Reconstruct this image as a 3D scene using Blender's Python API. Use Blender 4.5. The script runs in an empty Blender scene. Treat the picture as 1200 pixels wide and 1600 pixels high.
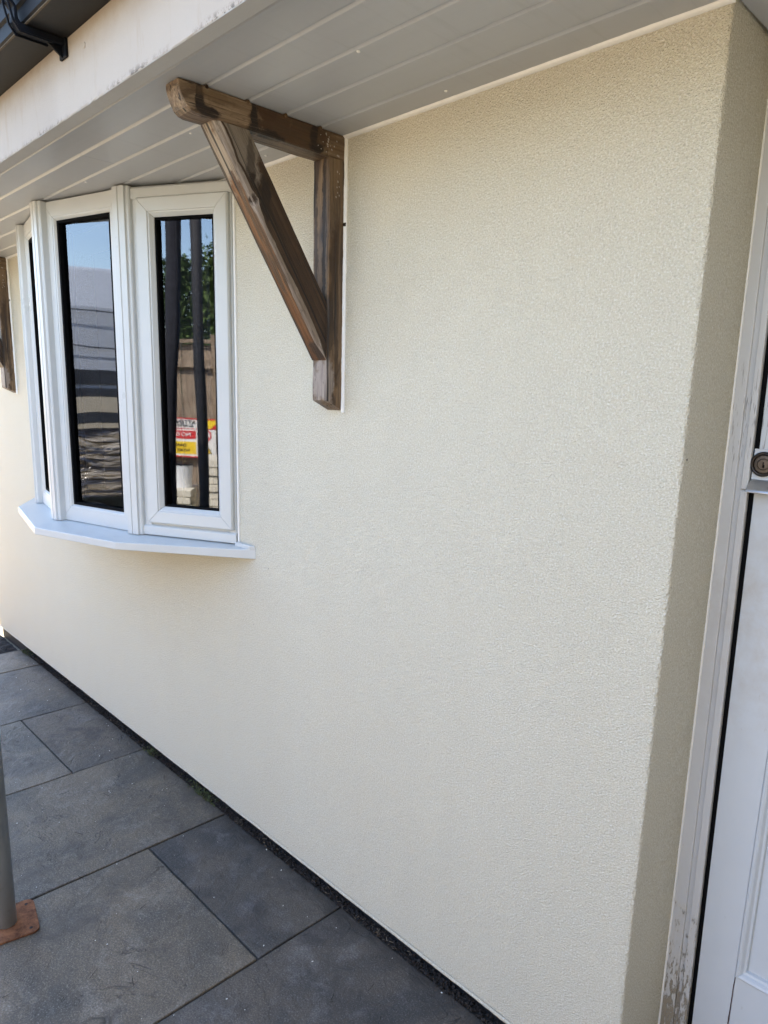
import bpy, bmesh, math, random
from mathutils import Vector, Matrix, noise
R = math.radians
rnd = random.Random(7)
S = bpy.context.scene
C = S.collection

# ------------------------------------------------------------------ camera, sky, sun, exposure
cam = bpy.data.cameras.new('camera'); camo = bpy.data.objects.new('camera', cam); C.objects.link(camo); S.camera = camo
YAW, PIT, ROL = 0.78752, -0.202139, 0.0293
fw = Vector((-math.sin(YAW)*math.cos(PIT), math.cos(YAW)*math.cos(PIT), math.sin(PIT)))
rt = fw.cross(Vector((0, 0, 1))).normalized(); up = rt.cross(fw)
r2 = rt*math.cos(ROL) + up*math.sin(ROL); u2 = up*math.cos(ROL) - rt*math.sin(ROL)
camo.matrix_world = Matrix(((r2.x, u2.x, -fw.x, 0.4986), (r2.y, u2.y, -fw.y, -1.1694), (r2.z, u2.z, -fw.z, 1.425), (0, 0, 0, 1)))
cam.sensor_width = 36; cam.lens = 1103.385/1600*36
cam.shift_x = -14.94/1600; cam.shift_y = 44.19/1600
cam.clip_start = 0.02; cam.clip_end = 2000

SUN_EL, SUN_AZ = R(50), R(-26)      # the sun stands behind the house (+y), a little to the left; azimuth from +y towards +x
W = bpy.data.worlds.new('World'); S.world = W; W.use_nodes = True
wn = W.node_tree; wn.nodes.clear()
sky = wn.nodes.new('ShaderNodeTexSky'); sky.sky_type = 'NISHITA'; sky.sun_disc = False
sky.sun_elevation = SUN_EL; sky.sun_rotation = SUN_AZ; sky.air_density = 1.0; sky.dust_density = 1.6; sky.ozone_density = 1.0
bg = wn.nodes.new('ShaderNodeBackground'); bg.inputs[1].default_value = 0.15
wo = wn.nodes.new('ShaderNodeOutputWorld')
wn.links.new(sky.outputs[0], bg.inputs[0]); wn.links.new(bg.outputs[0], wo.inputs[0])
sl = bpy.data.lights.new('sun', 'SUN'); sl.energy = 3.7; sl.angle = R(0.53); sl.color = (1.0, 0.93, 0.82)
so = bpy.data.objects.new('sun', sl); C.objects.link(so)
sd = Vector((math.sin(SUN_AZ)*math.cos(SUN_EL), math.cos(SUN_AZ)*math.cos(SUN_EL), math.sin(SUN_EL)))
so.rotation_euler = sd.to_track_quat('Z', 'Y').to_euler(); so.location = (0, 6, 9)
S.view_settings.view_transform = 'Standard'; S.view_settings.look = 'None'
S.view_settings.exposure = 2.86; S.view_settings.gamma = 1.0; S.view_settings.use_curve_mapping = False
S.render.engine = 'CYCLES'
S.cycles.max_bounces = 10; S.cycles.diffuse_bounces = 5; S.cycles.transparent_max_bounces = 12

# ------------------------------------------------------------------ node helpers
class Mat:
    def __init__(s, name, rough=0.6, spec=0.5):
        s.m = bpy.data.materials.new(name); s.m.use_nodes = True
        s.t = s.m.node_tree; s.b = s.t.nodes['Principled BSDF']
        s.b.inputs['Roughness'].default_value = rough
        s.b.inputs['Specular IOR Level'].default_value = spec
        s.tc = s.t.nodes.new('ShaderNodeTexCoord')
    def n(s, typ, **kw):
        x = s.t.nodes.new(typ)
        for k, v in kw.items():
            if k in ('operation', 'blend_type', 'data_type', 'feature', 'distance', 'noise_dimensions', 'invert', 'vector_type'): setattr(x, k, v)
            else: x.inputs[k].default_value = v
        return x
    def l(s, a, b): s.t.links.new(a, b); return b
    def coord(s, scale=(1, 1, 1), rot=(0, 0, 0), loc=(0, 0, 0)):
        m = s.n('ShaderNodeMapping'); s.l(s.tc.outputs['Object'], m.inputs['Vector'])
        m.inputs['Scale'].default_value = scale; m.inputs['Location'].default_value = loc; m.inputs['Rotation'].default_value = rot
        return m.outputs[0]
    def noise(s, vec, scale, detail=4, rough=0.5, dist=0.0):
        x = s.n('ShaderNodeTexNoise'); s.l(vec, x.inputs['Vector'])
        x.inputs['Scale'].default_value = scale; x.inputs['Detail'].default_value = detail
        x.inputs['Roughness'].default_value = rough; x.inputs['Distortion'].default_value = dist
        return x.outputs['Fac']
    def ramp(s, fac, stops):
        r = s.n('ShaderNodeValToRGB'); s.l(fac, r.inputs[0]); e = r.color_ramp.elements
        while len(e) < len(stops): e.new(0.5)
        for i, (p, c) in enumerate(stops):
            e[i].position = p; e[i].color = (*c, 1) if isinstance(c, tuple) else (c, c, c, 1)
        return r.outputs['Color']
    def mix(s, fac, a, b, bt='MIX'):
        x = s.n('ShaderNodeMix', data_type='RGBA', blend_type=bt)
        for v, i in ((fac, 0), (a, 6), (b, 7)):
            if isinstance(v, (int, float)): x.inputs[i].default_value = v if i == 0 else (v, v, v, 1)
            elif isinstance(v, tuple): x.inputs[i].default_value = (*v, 1)
            else: s.l(v, x.inputs[i])
        return x.outputs[2]
    def math(s, op, a, b=None, c=None, clamp=False):
        x = s.n('ShaderNodeMath', operation=op); x.use_clamp = clamp
        for i, v in enumerate((a, b, c)):
            if v is None: continue
            if isinstance(v, (int, float)): x.inputs[i].default_value = v
            else: s.l(v, x.inputs[i])
        return x.outputs[0]
    def sep(s, vec=None):
        x = s.n('ShaderNodeSeparateXYZ'); s.l(vec if vec is not None else s.tc.outputs['Object'], x.inputs[0]); return x.outputs
    def blob(s, c, r, warp=0.35, ws=14.0, soft=0.35):
        """1 inside a noisy ellipsoid with centre c and radii r, 0 outside"""
        m = s.n('ShaderNodeMapping'); s.l(s.tc.outputs['Object'], m.inputs['Vector'])
        m.inputs['Location'].default_value = tuple(-a/b for a, b in zip(c, r)); m.inputs['Scale'].default_value = tuple(1/b for b in r)
        v = s.n('ShaderNodeVectorMath', operation='LENGTH'); s.l(m.outputs[0], v.inputs[0])
        nz = s.noise(s.coord(), ws, 4, 0.6)
        d = s.math('ADD', v.outputs['Value'], s.math('MULTIPLY', s.math('SUBTRACT', nz, 0.5), warp*4))
        mr = s.n('ShaderNodeMapRange'); s.l(d, mr.inputs[0]); mr.inputs[1].default_value = 1+soft; mr.inputs[2].default_value = 1-soft
        mr.inputs[3].default_value = 0; mr.inputs[4].default_value = 1
        return mr.outputs[0]
    def col(s, c):
        if isinstance(c, tuple): s.b.inputs['Base Color'].default_value = (*c, 1)
        else: s.l(c, s.b.inputs['Base Color'])
        return s
    def bump(s, h, strength=0.5, dist=0.01, prev=None):
        x = s.n('ShaderNodeBump'); x.inputs['Strength'].default_value = strength; x.inputs['Distance'].default_value = dist
        s.l(h, x.inputs['Height'])
        if prev is not None: s.l(prev, x.inputs['Normal'])
        s.l(x.outputs[0], s.b.inputs['Normal']); return x.outputs[0]
    def rough(s, r): s.l(r, s.b.inputs['Roughness']); return s

def plain(name, c, rough=0.5, spec=0.5, metal=0.0, grain=0.06, gs=40, bump=0.0, bs=200, bd=0.001):
    m = Mat(name, rough, spec); m.b.inputs['Metallic'].default_value = metal
    n = m.noise(m.coord(), gs, 5, 0.6)
    m.col(m.mix(n, tuple(max(0, x*(1-grain*2)) for x in c), tuple(min(1, x*(1+grain*2)) for x in c)))
    if bump: m.bump(m.noise(m.coord(), bs, 3, 0.6), bump, bd)
    return m.m

# ------------------------------------------------------------------ materials
def mk_render():
    m = Mat('textured_render', 0.92, 0.15)
    big = m.noise(m.coord(), 1.3, 3, 0.5); med = m.noise(m.coord(), 9, 4, 0.6)
    fine = m.noise(m.coord(), 420, 2, 0.6)
    v = m.n('ShaderNodeTexVoronoi'); v.feature = 'F1'; m.l(m.coord(), v.inputs['Vector']); v.inputs['Scale'].default_value = 470
    v2 = m.n('ShaderNodeTexVoronoi'); v2.feature = 'F1'; m.l(m.coord(), v2.inputs['Vector']); v2.inputs['Scale'].default_value = 300
    c = m.mix(big, (0.82, 0.76, 0.595), (0.85, 0.805, 0.655))
    c = m.mix(m.math('MULTIPLY', med, 0.35), c, (0.75, 0.68, 0.535))
    c = m.mix(m.ramp(fine, [(0.30, 0.4), (0.42, 0.0)]), c, (0.50, 0.44, 0.33))
    sp1 = m.noise(m.coord(), 270, 3, 0.7)
    c = m.mix(m.ramp(sp1, [(0.34, 0.5), (0.47, 0.0)]), c, (0.54, 0.49, 0.385))
    c = m.mix(m.ramp(sp1, [(0.53, 0.0), (0.62, 0.85)]), c, (0.95, 0.92, 0.83))
    dots = m.ramp(m.noise(m.coord(), 38, 2, 0.4), [(0.795, 0.0), (0.81, 0.9)])
    c = m.mix(dots, c, (0.16, 0.13, 0.09))
    streak = m.ramp(m.noise(m.coord((7, 7, 0.8)), 1.0, 5, 0.65), [(0.40, 0.04), (0.62, 0.0)])
    c = m.mix(streak, c, (0.60, 0.54, 0.42))
    m.col(c)
    hi = m.math('ADD', m.math('MULTIPLY', v.outputs['Distance'], -1.0), m.math('MULTIPLY', v2.outputs['Distance'], -0.9))
    hi = m.math('ADD', hi, m.math('MULTIPLY', m.noise(m.coord(), 360, 4, 0.75), 1.3))
    hi = m.math('ADD', hi, m.math('MULTIPLY', sp1, 1.6)); b = m.bump(hi, 1.0, 0.0027)
    m.bump(m.noise(m.coord(), 26, 3, 0.5), 0.22, 0.006, b)
    return m.m
M = {}
M['render'] = mk_render()

def mk_upvc():
    m = Mat('white_upvc', 0.28, 0.5)
    n = m.noise(m.coord(), 6, 4, 0.6); n2 = m.noise(m.coord((60, 60, 4)), 3, 4, 0.6)
    c = m.mix(n, (0.51, 0.525, 0.515), (0.57, 0.58, 0.565))
    c = m.mix(m.ramp(n2, [(0.60, 0.0), (0.8, 0.35)]), c, (0.62, 0.58, 0.48))
    z = m.sep()[2]
    g = m.n('ShaderNodeMapRange'); m.l(z, g.inputs[0]); g.inputs[1].default_value = 1.55; g.inputs[2].default_value = 2.02; g.inputs[3].default_value = 0; g.inputs[4].default_value = 0.75
    c = m.mix(m.math('MULTIPLY', g.outputs[0], m.math('ADD', n, 0.20)), c, (0.62, 0.585, 0.48))
    dirt = m.ramp(m.noise(m.coord(), 70, 4, 0.7), [(0.70, 0.0), (0.78, 0.5)])
    c = m.mix(dirt, c, (0.42, 0.38, 0.30)); m.col(c)
    m.rough(m.ramp(n, [(0.2, 0.24), (0.8, 0.42)]))
    m.bump(m.noise(m.coord(), 45, 2), 0.05, 0.002)
    return m.m
M['upvc'] = mk_upvc()

def mk_soffit():
    m = Mat('soffit_board', 0.34, 0.45)
    n = m.noise(m.coord((1.2, 8, 8)), 3, 5, 0.6)
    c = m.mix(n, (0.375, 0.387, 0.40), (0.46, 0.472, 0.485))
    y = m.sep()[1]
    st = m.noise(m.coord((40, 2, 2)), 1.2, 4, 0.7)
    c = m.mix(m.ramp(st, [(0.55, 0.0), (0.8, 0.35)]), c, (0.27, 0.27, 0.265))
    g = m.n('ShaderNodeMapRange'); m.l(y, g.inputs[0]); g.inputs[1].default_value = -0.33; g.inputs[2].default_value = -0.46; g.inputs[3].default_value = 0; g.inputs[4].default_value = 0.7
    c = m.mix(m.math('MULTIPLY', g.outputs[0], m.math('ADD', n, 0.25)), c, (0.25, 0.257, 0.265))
    sp = m.ramp(m.noise(m.coord(), 55, 3, 0.8), [(0.72, 0.0), (0.77, 0.8)])
    m.col(m.mix(sp, c, (0.18, 0.17, 0.15)))
    m.bump(m.noise(m.coord((2, 30, 30)), 3, 3), 0.08, 0.003)
    m.rough(m.ramp(n, [(0.2, 0.28), (0.8, 0.45)]))
    return m.m
M['soffit'] = mk_soffit()

def mk_fascia():
    m = Mat('painted_fascia', 0.8, 0.25)
    n = m.noise(m.coord(), 5, 5, 0.65); st = m.noise(m.coord((9, 9, 1.6)), 4, 5, 0.7)
    c = m.mix(n, (0.41, 0.355, 0.30), (0.45, 0.40, 0.345))
    c = m.mix(m.ramp(st, [(0.56, 0.0), (0.78, 0.4)]), c, (0.34, 0.25, 0.17))
    o = m.sep()
    edge = m.n('ShaderNodeMapRange'); m.l(o[2], edge.inputs[0]); edge.inputs[1].default_value = 2.020; edge.inputs[2].default_value = 2.0085; edge.inputs[3].default_value = 0; edge.inputs[4].default_value = 1
    sp = m.ramp(m.noise(m.coord((1, 1, 1)), 75, 5, 0.8), [(0.47, 0.0), (0.56, 0.95)])
    ey = m.n('ShaderNodeMapRange'); m.l(o[1], ey.inputs[0]); ey.inputs[1].default_value = -0.470; ey.inputs[2].default_value = -0.486; ey.inputs[3].default_value = 0.12; ey.inputs[4].default_value = 1
    cl = m.ramp(m.noise(m.coord((1, 1, 1)), 6, 3, 0.6), [(0.42, 0.0), (0.58, 1.0)])
    dm = m.math('MULTIPLY', m.math('MULTIPLY', edge.outputs[0], sp), m.math('MULTIPLY', ey.outputs[0], cl))
    c = m.mix(dm, c, (0.13, 0.11, 0.09))
    un = m.n('ShaderNodeMapRange'); m.l(o[2], un.inputs[0]); un.inputs[1].default_value = 2.0082; un.inputs[2].default_value = 2.0072; un.inputs[3].default_value = 0; un.inputs[4].default_value = 1
    c = m.mix(un.outputs[0], c, m.mix(n, (0.34, 0.345, 0.345), (0.42, 0.42, 0.415)))
    top = m.n('ShaderNodeMapRange'); m.l(o[2], top.inputs[0]); top.inputs[1].default_value = 2.075; top.inputs[2].default_value = 2.155; top.inputs[3].default_value = 0; top.inputs[4].default_value = 0.75
    c = m.mix(m.math('MULTIPLY', top.outputs[0], m.noise(m.coord(), 22, 5, 0.7)), c, (0.25, 0.165, 0.095))
    m.col(c)
    b = m.bump(m.noise(m.coord(), 300, 3, 0.6), 0.35, 0.0016)
    m.bump(m.noise(m.coord(), 60, 3, 0.6), 0.3, 0.002, b)
    return m.m
M['fascia'] = mk_fascia()

def mk_wood(name, rot, light, mid, dark, patches, seed, mixamt=0.5, rough=0.5, silv=0.55):
    """weathered timber; after rot the grain runs along the local z of the texture"""
    m = Mat(name, rough, 0.35)
    base = m.coord((1, 1, 1), rot)
    def sc(s_, l_):
        x = m.n('ShaderNodeMapping'); m.l(base, x.inputs['Vector']); x.inputs['Scale'].default_value = s_; x.inputs['Location'].default_value = l_; return x.outputs[0]
    g = sc((75, 75, 3.0), (seed, seed*2.1, seed*0.7)); g2 = sc((260, 260, 9), (seed*3, seed, 0)); g3 = sc((30, 30, 3.2), (seed, 0, seed*1.3))
    a = m.noise(g, 1.0, 6, 0.62, 0.6); f = m.noise(g2, 1.0, 4, 0.7, 0.3); s = m.noise(g3, 1.0, 4, 0.6, 1.2)
    c = m.mix(m.ramp(a, [(0.38, 0.0), (0.60, 1.0)]), mid, light)
    c = m.mix(m.ramp(s, [(0.42, mixamt*1.3), (0.53, 0.0)]), c, dark)
    for (cc, rr, colr, stn) in patches:
        bl = m.blob(cc, rr, 0.62, 33, 0.22)
        k = m.math('MULTIPLY', bl, m.math('ADD', m.math('MULTIPLY', a, 0.9), 0.55 if stn >= 1 else 0.3), None, True)
        c = m.mix(m.math('MULTIPLY', k, min(stn, 1.0)), c, colr)
    c = m.mix(m.ramp(f, [(0.30, 0.85), (0.50, 0.0)]), c, tuple(x*0.35 for x in mid))
    split = m.ramp(m.noise(sc((95, 95, 1.6), (seed*5, 0, seed)), 1.0, 3, 0.5, 0.2), [(0.335, 0.95), (0.375, 0.0)])
    c = m.mix(split, c, (0.012, 0.008, 0.006))
    silver = m.ramp(m.noise(sc((150, 150, 5), (0, seed*4, seed)), 1.0, 4, 0.7), [(0.60, 0.0), (0.74, silv)])
    c = m.mix(silver, c, tuple(min(1, x*1.5+0.04) for x in light))
    pits = m.ramp(m.noise(sc((600, 600, 60), (0, 0, 0)), 1.0, 2), [(0.26, 0.7), (0.34, 0.0)])
    c = m.mix(pits, c, (0.02, 0.013, 0.008)); m.col(c)
    b = m.bump(f, 0.7, 0.0018); b = m.bump(m.math('MULTIPLY', split, -1.0), 0.7, 0.002, b)
    m.bump(a, 0.6, 0.003, b)
    m.rough(m.ramp(s, [(0.3, 0.30), (0.7, 0.62)]))
    return m.m
GREY, TAN, BRN, DRK = (0.30, 0.24, 0.175), (0.19, 0.125, 0.075), (0.155, 0.066, 0.022), (0.035, 0.018, 0.010)
M['beam'] = mk_wood('beam_oak', (R(90), 0, 0), (0.26, 0.185, 0.118), (0.155, 0.098, 0.056), (0.045, 0.025, 0.014), [
    ((-0.0, -0.20, -0.022), (0.07, 0.055, 0.06), (0.060, 0.029, 0.013), 1.0),
    ((-0.0, -0.13, -0.03), (0.07, 0.075, 0.05), (0.070, 0.038, 0.019), 1.0),
    ((0.0, -0.252, -0.030), (0.03, 0.008, 0.040), (0.014, 0.009, 0.006), 1.0),
    ((0.0, -0.225, -0.052), (0.03, 0.050, 0.010), (0.014, 0.009, 0.006), 1.0),
    ((0.0, -0.095, -0.020), (0.03, 0.010, 0.025), (0.016, 0.010, 0.007), 1.0),
    ((0.0, -0.080, -0.046), (0.03, 0.026, 0.012), (0.016, 0.010, 0.007), 1.0),
    ((0.0, -0.378, -0.026), (0.02, 0.010, 0.022), (0.014, 0.009, 0.006), 1.0),
    ((0.0, -0.362, -0.046), (0.02, 0.028, 0.009), (0.018, 0.011, 0.008), 1.0),
    ((-0.03, -0.16, -0.058), (0.02, 0.09, 0.010), (0.20, 0.145, 0.095), 0.8),
    ((0.0, -0.34, -0.015), (0.03, 0.04, 0.012), (0.12, 0.072, 0.035), 0.8),
    ((0.0, -0.02, -0.03), (0.07, 0.03, 0.05), (0.145, 0.095, 0.055), 0.7)], 3.1)
BR = (-math.atan2(0.294, 0.453), 0, 0)
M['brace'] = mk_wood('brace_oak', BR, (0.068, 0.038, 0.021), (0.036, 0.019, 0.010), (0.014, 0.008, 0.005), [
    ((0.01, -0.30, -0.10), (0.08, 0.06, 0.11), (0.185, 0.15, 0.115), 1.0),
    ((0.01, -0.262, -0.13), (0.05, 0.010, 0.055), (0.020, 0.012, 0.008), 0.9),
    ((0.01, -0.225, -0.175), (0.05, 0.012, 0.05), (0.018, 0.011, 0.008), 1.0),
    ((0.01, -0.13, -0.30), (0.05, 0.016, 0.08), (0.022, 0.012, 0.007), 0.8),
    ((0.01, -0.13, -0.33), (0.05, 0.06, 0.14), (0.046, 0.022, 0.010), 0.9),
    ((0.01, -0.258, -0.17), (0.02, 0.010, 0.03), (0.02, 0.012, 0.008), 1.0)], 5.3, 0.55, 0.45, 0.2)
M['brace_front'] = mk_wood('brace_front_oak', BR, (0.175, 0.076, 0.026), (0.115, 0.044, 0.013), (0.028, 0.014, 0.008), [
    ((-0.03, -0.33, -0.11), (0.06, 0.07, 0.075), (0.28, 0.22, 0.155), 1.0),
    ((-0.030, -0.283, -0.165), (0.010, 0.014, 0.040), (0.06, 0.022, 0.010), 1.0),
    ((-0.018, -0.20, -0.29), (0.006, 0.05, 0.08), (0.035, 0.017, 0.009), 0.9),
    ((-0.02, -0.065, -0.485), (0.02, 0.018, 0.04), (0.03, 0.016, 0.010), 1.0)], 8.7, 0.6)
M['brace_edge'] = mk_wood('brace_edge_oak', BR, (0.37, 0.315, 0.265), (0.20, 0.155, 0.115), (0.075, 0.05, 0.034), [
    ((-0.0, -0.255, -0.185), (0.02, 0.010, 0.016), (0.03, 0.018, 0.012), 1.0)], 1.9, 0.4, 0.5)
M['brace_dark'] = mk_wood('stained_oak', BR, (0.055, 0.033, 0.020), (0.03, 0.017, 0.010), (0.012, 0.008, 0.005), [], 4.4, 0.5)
M['post'] = mk_wood('post_oak', (0, 0, 0), (0.22, 0.145, 0.082), (0.12, 0.070, 0.036), (0.035, 0.018, 0.010), [
    ((-0.0, -0.05, -0.56), (0.07, 0.02, 0.055), (0.29, 0.24, 0.205), 1.0),
    ((-0.046, -0.05, -0.30), (0.008, 0.03, 0.22), (0.030, 0.017, 0.010), 0.9),
    ((-0.016, -0.05, -0.22), (0.007, 0.03, 0.19), (0.022, 0.013, 0.008), 1.0),
    ((0.0, -0.030, -0.30), (0.02, 0.004, 0.12), (0.035, 0.020, 0.012), 0.9),
    ((0.0, -0.022, -0.50), (0.02, 0.006, 0.08), (0.040, 0.022, 0.012), 0.9),
    ((0.0, -0.045, -0.42), (0.02, 0.012, 0.07), (0.028, 0.017, 0.011), 0.9),
    ((0.0, -0.03, -0.10), (0.012, 0.03, 0.10), (0.17, 0.12, 0.08), 0.6)], 12.4, 0.65)

def mk_slab():
    m = Mat('grey_paving', 0.62, 0.35)
    oi = m.n('ShaderNodeObjectInfo')
    off = m.n('ShaderNodeVectorMath', operation='SCALE'); off.inputs[0].default_value = (7, 3, 5); m.l(oi.outputs['Random'], off.inputs['Scale'])
    ad = m.n('ShaderNodeVectorMath', operation='ADD'); m.l(m.tc.outputs['Object'], ad.inputs[0]); m.l(off.outputs[0], ad.inputs[1]); v = ad.outputs[0]
    a = m.noise(v, 3.2, 6, 0.6, 0.5); b = m.noise(v, 9, 8, 0.74, 0.25); f = m.noise(v, 240, 3, 0.7)
    c = m.mix(m.ramp(a, [(0.38, 0.0), (0.60, 1.0)]), (0.062, 0.058, 0.051), (0.142, 0.115, 0.083))
    c = m.mix(m.ramp(b, [(0.52, 0.0), (0.74, 0.75)]), c, (0.26, 0.24, 0.215))
    c = m.mix(m.ramp(b, [(0.24, 0.75), (0.40, 0.0)]), c, (0.052, 0.050, 0.048))
    c = m.mix(m.ramp(m.noise(v, 26, 7, 0.8, 0.6), [(0.60, 0.0), (0.76, 0.55)]), c, (0.34, 0.33, 0.31))
    sc = m.ramp(m.noise(v, 85, 5, 0.8), [(0.68, 0.0), (0.76, 0.7)])
    c = m.mix(sc, c, (0.33, 0.33, 0.32))
    c = m.mix(m.ramp(f, [(0.34, 0.65), (0.55, 0.0)]), c, (0.045, 0.043, 0.042))
    c = m.mix(m.ramp(f, [(0.56, 0.0), (0.72, 0.5)]), c, (0.32, 0.31, 0.29))
    c = m.mix(m.ramp(m.noise(v, 5.5, 5, 0.7, 0.4), [(0.54, 0.0), (0.66, 0.75)]), c, (0.052, 0.046, 0.042))
    rn = m.noise(v, 4.2, 5, 0.55, 0.8)
    ridge = m.ramp(rn, [(0.492, 0.0), (0.5, 1.0), (0.508, 0.0)]); rm = m.ramp(m.noise(v, 7, 3, 0.6), [(0.50, 0.0), (0.60, 0.8)])
    rk = m.math('MULTIPLY', ridge, rm)
    c = m.mix(rk, c, (0.03, 0.028, 0.026))
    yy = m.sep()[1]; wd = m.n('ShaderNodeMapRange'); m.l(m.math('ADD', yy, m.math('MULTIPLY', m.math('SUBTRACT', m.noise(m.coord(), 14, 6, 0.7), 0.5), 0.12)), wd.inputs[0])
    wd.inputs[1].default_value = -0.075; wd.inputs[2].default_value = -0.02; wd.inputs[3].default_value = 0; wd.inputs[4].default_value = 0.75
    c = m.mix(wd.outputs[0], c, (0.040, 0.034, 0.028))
    c = m.mix(1.0, c, oi.outputs['Color'], 'MULTIPLY'); m.col(c)
    r1 = m.bump(m.noise(v, 330, 4, 0.75), 0.6, 0.0018)
    r2_ = m.bump(m.noise(v, 18, 7, 0.62, 0.9), 0.8, 0.008, r1)
    r3_ = m.bump(m.noise(v, 4, 3, 0.5, 1.0), 0.45, 0.014, r2_)
    m.bump(m.math('MULTIPLY', rk, -1.0), 0.6, 0.004, r3_)
    m.rough(m.ramp(b, [(0.3, 0.5), (0.7, 0.75)]))
    return m.m
M['slab'] = mk_slab()

def mk_door(name, base, peel):
    m = Mat(name, 0.42, 0.4)
    n = m.noise(m.coord(), 7, 5, 0.65); f = m.noise(m.coord((160, 160, 9)), 1.0, 4, 0.6)
    c = m.mix(n, base, tuple(x*0.90 for x in base))
    z = m.sep()[2]
    ck_ = m.math('MULTIPLY', m.blob((-0.44, 0.01, 1.40), (0.10, 0.1, 0.10), 0.3, 20, 0.4), m.ramp(m.noise(m.coord((420, 420, 26)), 1.0, 3, 0.6), [(0.36, 0.8), (0.42, 0.0)]))
    c = m.mix(ck_, c, (0.16, 0.14, 0.12))
    gr = m.blob((-0.40, 0.01, 1.04), (0.12, 0.1, 0.20), 0.4, 9, 0.6)
    c = m.mix(m.math('MULTIPLY', gr, m.ramp(m.noise(m.coord(), 26, 5, 0.7), [(0.35, 0.0), (0.75, 0.6)])), c, (0.42, 0.38, 0.33))
    c = m.mix(m.ramp(m.noise(m.coord((40, 40, 9)), 2.2, 6, 0.75), [(0.66, 0.0), (0.76, 0.75)]), c, (0.35, 0.32, 0.29))
    if peel:
        g = m.n('ShaderNodeMapRange'); m.l(z, g.inputs[0]); g.inputs[1].default_value = 0.55; g.inputs[2].default_value = 0.05; g.inputs[3].default_value = 0; g.inputs[4].default_value = 0.30
        pn = m.math('ADD', m.noise(m.coord((110, 110, 30)), 1.0, 8, 0.78), g.outputs[0])
        pk = m.ramp(pn, [(0.71, 0.0), (0.74, 1.0)])
        c = m.mix(pk, c, m.mix(f, (0.085, 0.065, 0.045), (0.26, 0.22, 0.17)))
        c = m.mix(m.ramp(pn, [(0.60, 0.0), (0.72, 0.35)]), c, (0.50, 0.45, 0.36))
        m.col(c)
        b = m.bump(m.math('MULTIPLY', pk, -1.0), 0.8, 0.0015)
        m.bump(f, 0.25, 0.001, b)
    else:
        m.col(c); m.bump(f, 0.16, 0.001)
    return m.m
M['door'] = mk_door('white_door_paint', (0.56, 0.59, 0.615), False)
M['doorframe'] = mk_door('old_frame_paint', (0.56, 0.56, 0.555), True)

def mk_glass():
    m = bpy.data.materials.new('window_glass'); m.use_nodes = True; t = m.node_tree; t.nodes.clear()
    o = t.nodes.new('ShaderNodeOutputMaterial'); mx = t.nodes.new('ShaderNodeMixShader')
    gl = t.nodes.new('ShaderNodeBsdfGlossy'); gl.inputs['Roughness'].default_value = 0.018; gl.inputs['Color'].default_value = (0.93, 0.95, 1, 1)
    tr = t.nodes.new('ShaderNodeBsdfTransparent'); tr.inputs[0].default_value = (0.72, 0.76, 0.76, 1)
    fr = t.nodes.new('ShaderNodeFresnel'); fr.inputs[0].default_value = 2.0
    tc = t.nodes.new('ShaderNodeTexCoord'); nz = t.nodes.new('ShaderNodeTexNoise'); nz.inputs['Scale'].default_value = 2.2; nz.inputs['Detail'].default_value = 1
    bp = t.nodes.new('ShaderNodeBump'); bp.inputs['Strength'].default_value = 0.12; bp.inputs['Distance'].default_value = 0.02
    t.links.new(tc.outputs['Object'], nz.inputs['Vector']); t.links.new(nz.outputs['Fac'], bp.inputs['Height']); t.links.new(bp.outputs[0], gl.inputs['Normal'])
    t.links.new(fr.outputs[0], mx.inputs[0]); t.links.new(tr.outputs[0], mx.inputs[1]); t.links.new(gl.outputs[0], mx.inputs[2]); t.links.new(mx.outputs[0], o.inputs[0])
    return m
M['glass'] = mk_glass()
M['gasket'] = plain('black_gasket', (0.003, 0.003, 0.0035), 0.8, 0.1)
M['bead'] = plain('white_sealant', (0.78, 0.77, 0.74), 0.45, grain=0.05, gs=30, bump=0.3, bs=120)
M['pale_smear'] = plain('pale_smear', (0.40, 0.36, 0.31), 0.6)
M['plinth'] = plain('black_plinth', (0.016, 0.017, 0.021), 0.55, grain=0.35, gs=60, bump=0.6, bs=150, bd=0.003)
M['joint'] = plain('joint_sand', (0.040, 0.035, 0.030), 0.9, grain=0.3, gs=150, bump=0.7, bs=250, bd=0.003)
M['soil'] = plain('dark_soil', (0.018, 0.014, 0.012), 0.95, grain=0.45, gs=60, bump=1.0, bs=60, bd=0.02)
M['gutter'] = plain('black_gutter', (0.006, 0.007, 0.010), 0.55, 0.10, grain=0.25, gs=30)
def mk_gut():
    m = Mat('dusty_gutter_base', 0.6, 0.3)
    n = m.noise(m.coord((2, 9, 9)), 4, 6, 0.7)
    m.col(m.mix(n, (0.006, 0.006, 0.0058), (0.015, 0.0142, 0.0135))); m.bump(m.noise(m.coord(), 90, 3), 0.2, 0.001); return m.m
M['gutter_base'] = mk_gut()
def mk_galv():
    m = Mat('galvanised_steel', 0.42, 0.5); m.b.inputs['Metallic'].default_value = 0.35
    n = m.noise(m.coord((30, 30, 12)), 1.0, 6, 0.7)
    c = m.mix(n, (0.20, 0.235, 0.28), (0.42, 0.47, 0.53))
    c = m.mix(m.ramp(m.noise(m.coord(), 45, 5, 0.75), [(0.58, 0.0), (0.72, 0.6)]), c, (0.16, 0.15, 0.135)); m.col(c)
    m.rough(m.ramp(n, [(0.3, 0.35), (0.7, 0.6)])); m.bump(n, 0.2, 0.001); return m.m
M['galv'] = mk_galv()
def mk_rust():
    m = Mat('rusty_steel', 0.85, 0.2)
    n = m.noise(m.coord(), 35, 6, 0.7)
    c = m.mix(m.ramp(n, [(0.35, 0.0), (0.65, 1.0)]), (0.075, 0.030, 0.016), (0.24, 0.105, 0.050)); m.col(c)
    m.bump(m.noise(m.coord(), 180, 4, 0.7), 0.6, 0.002); return m.m
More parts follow.
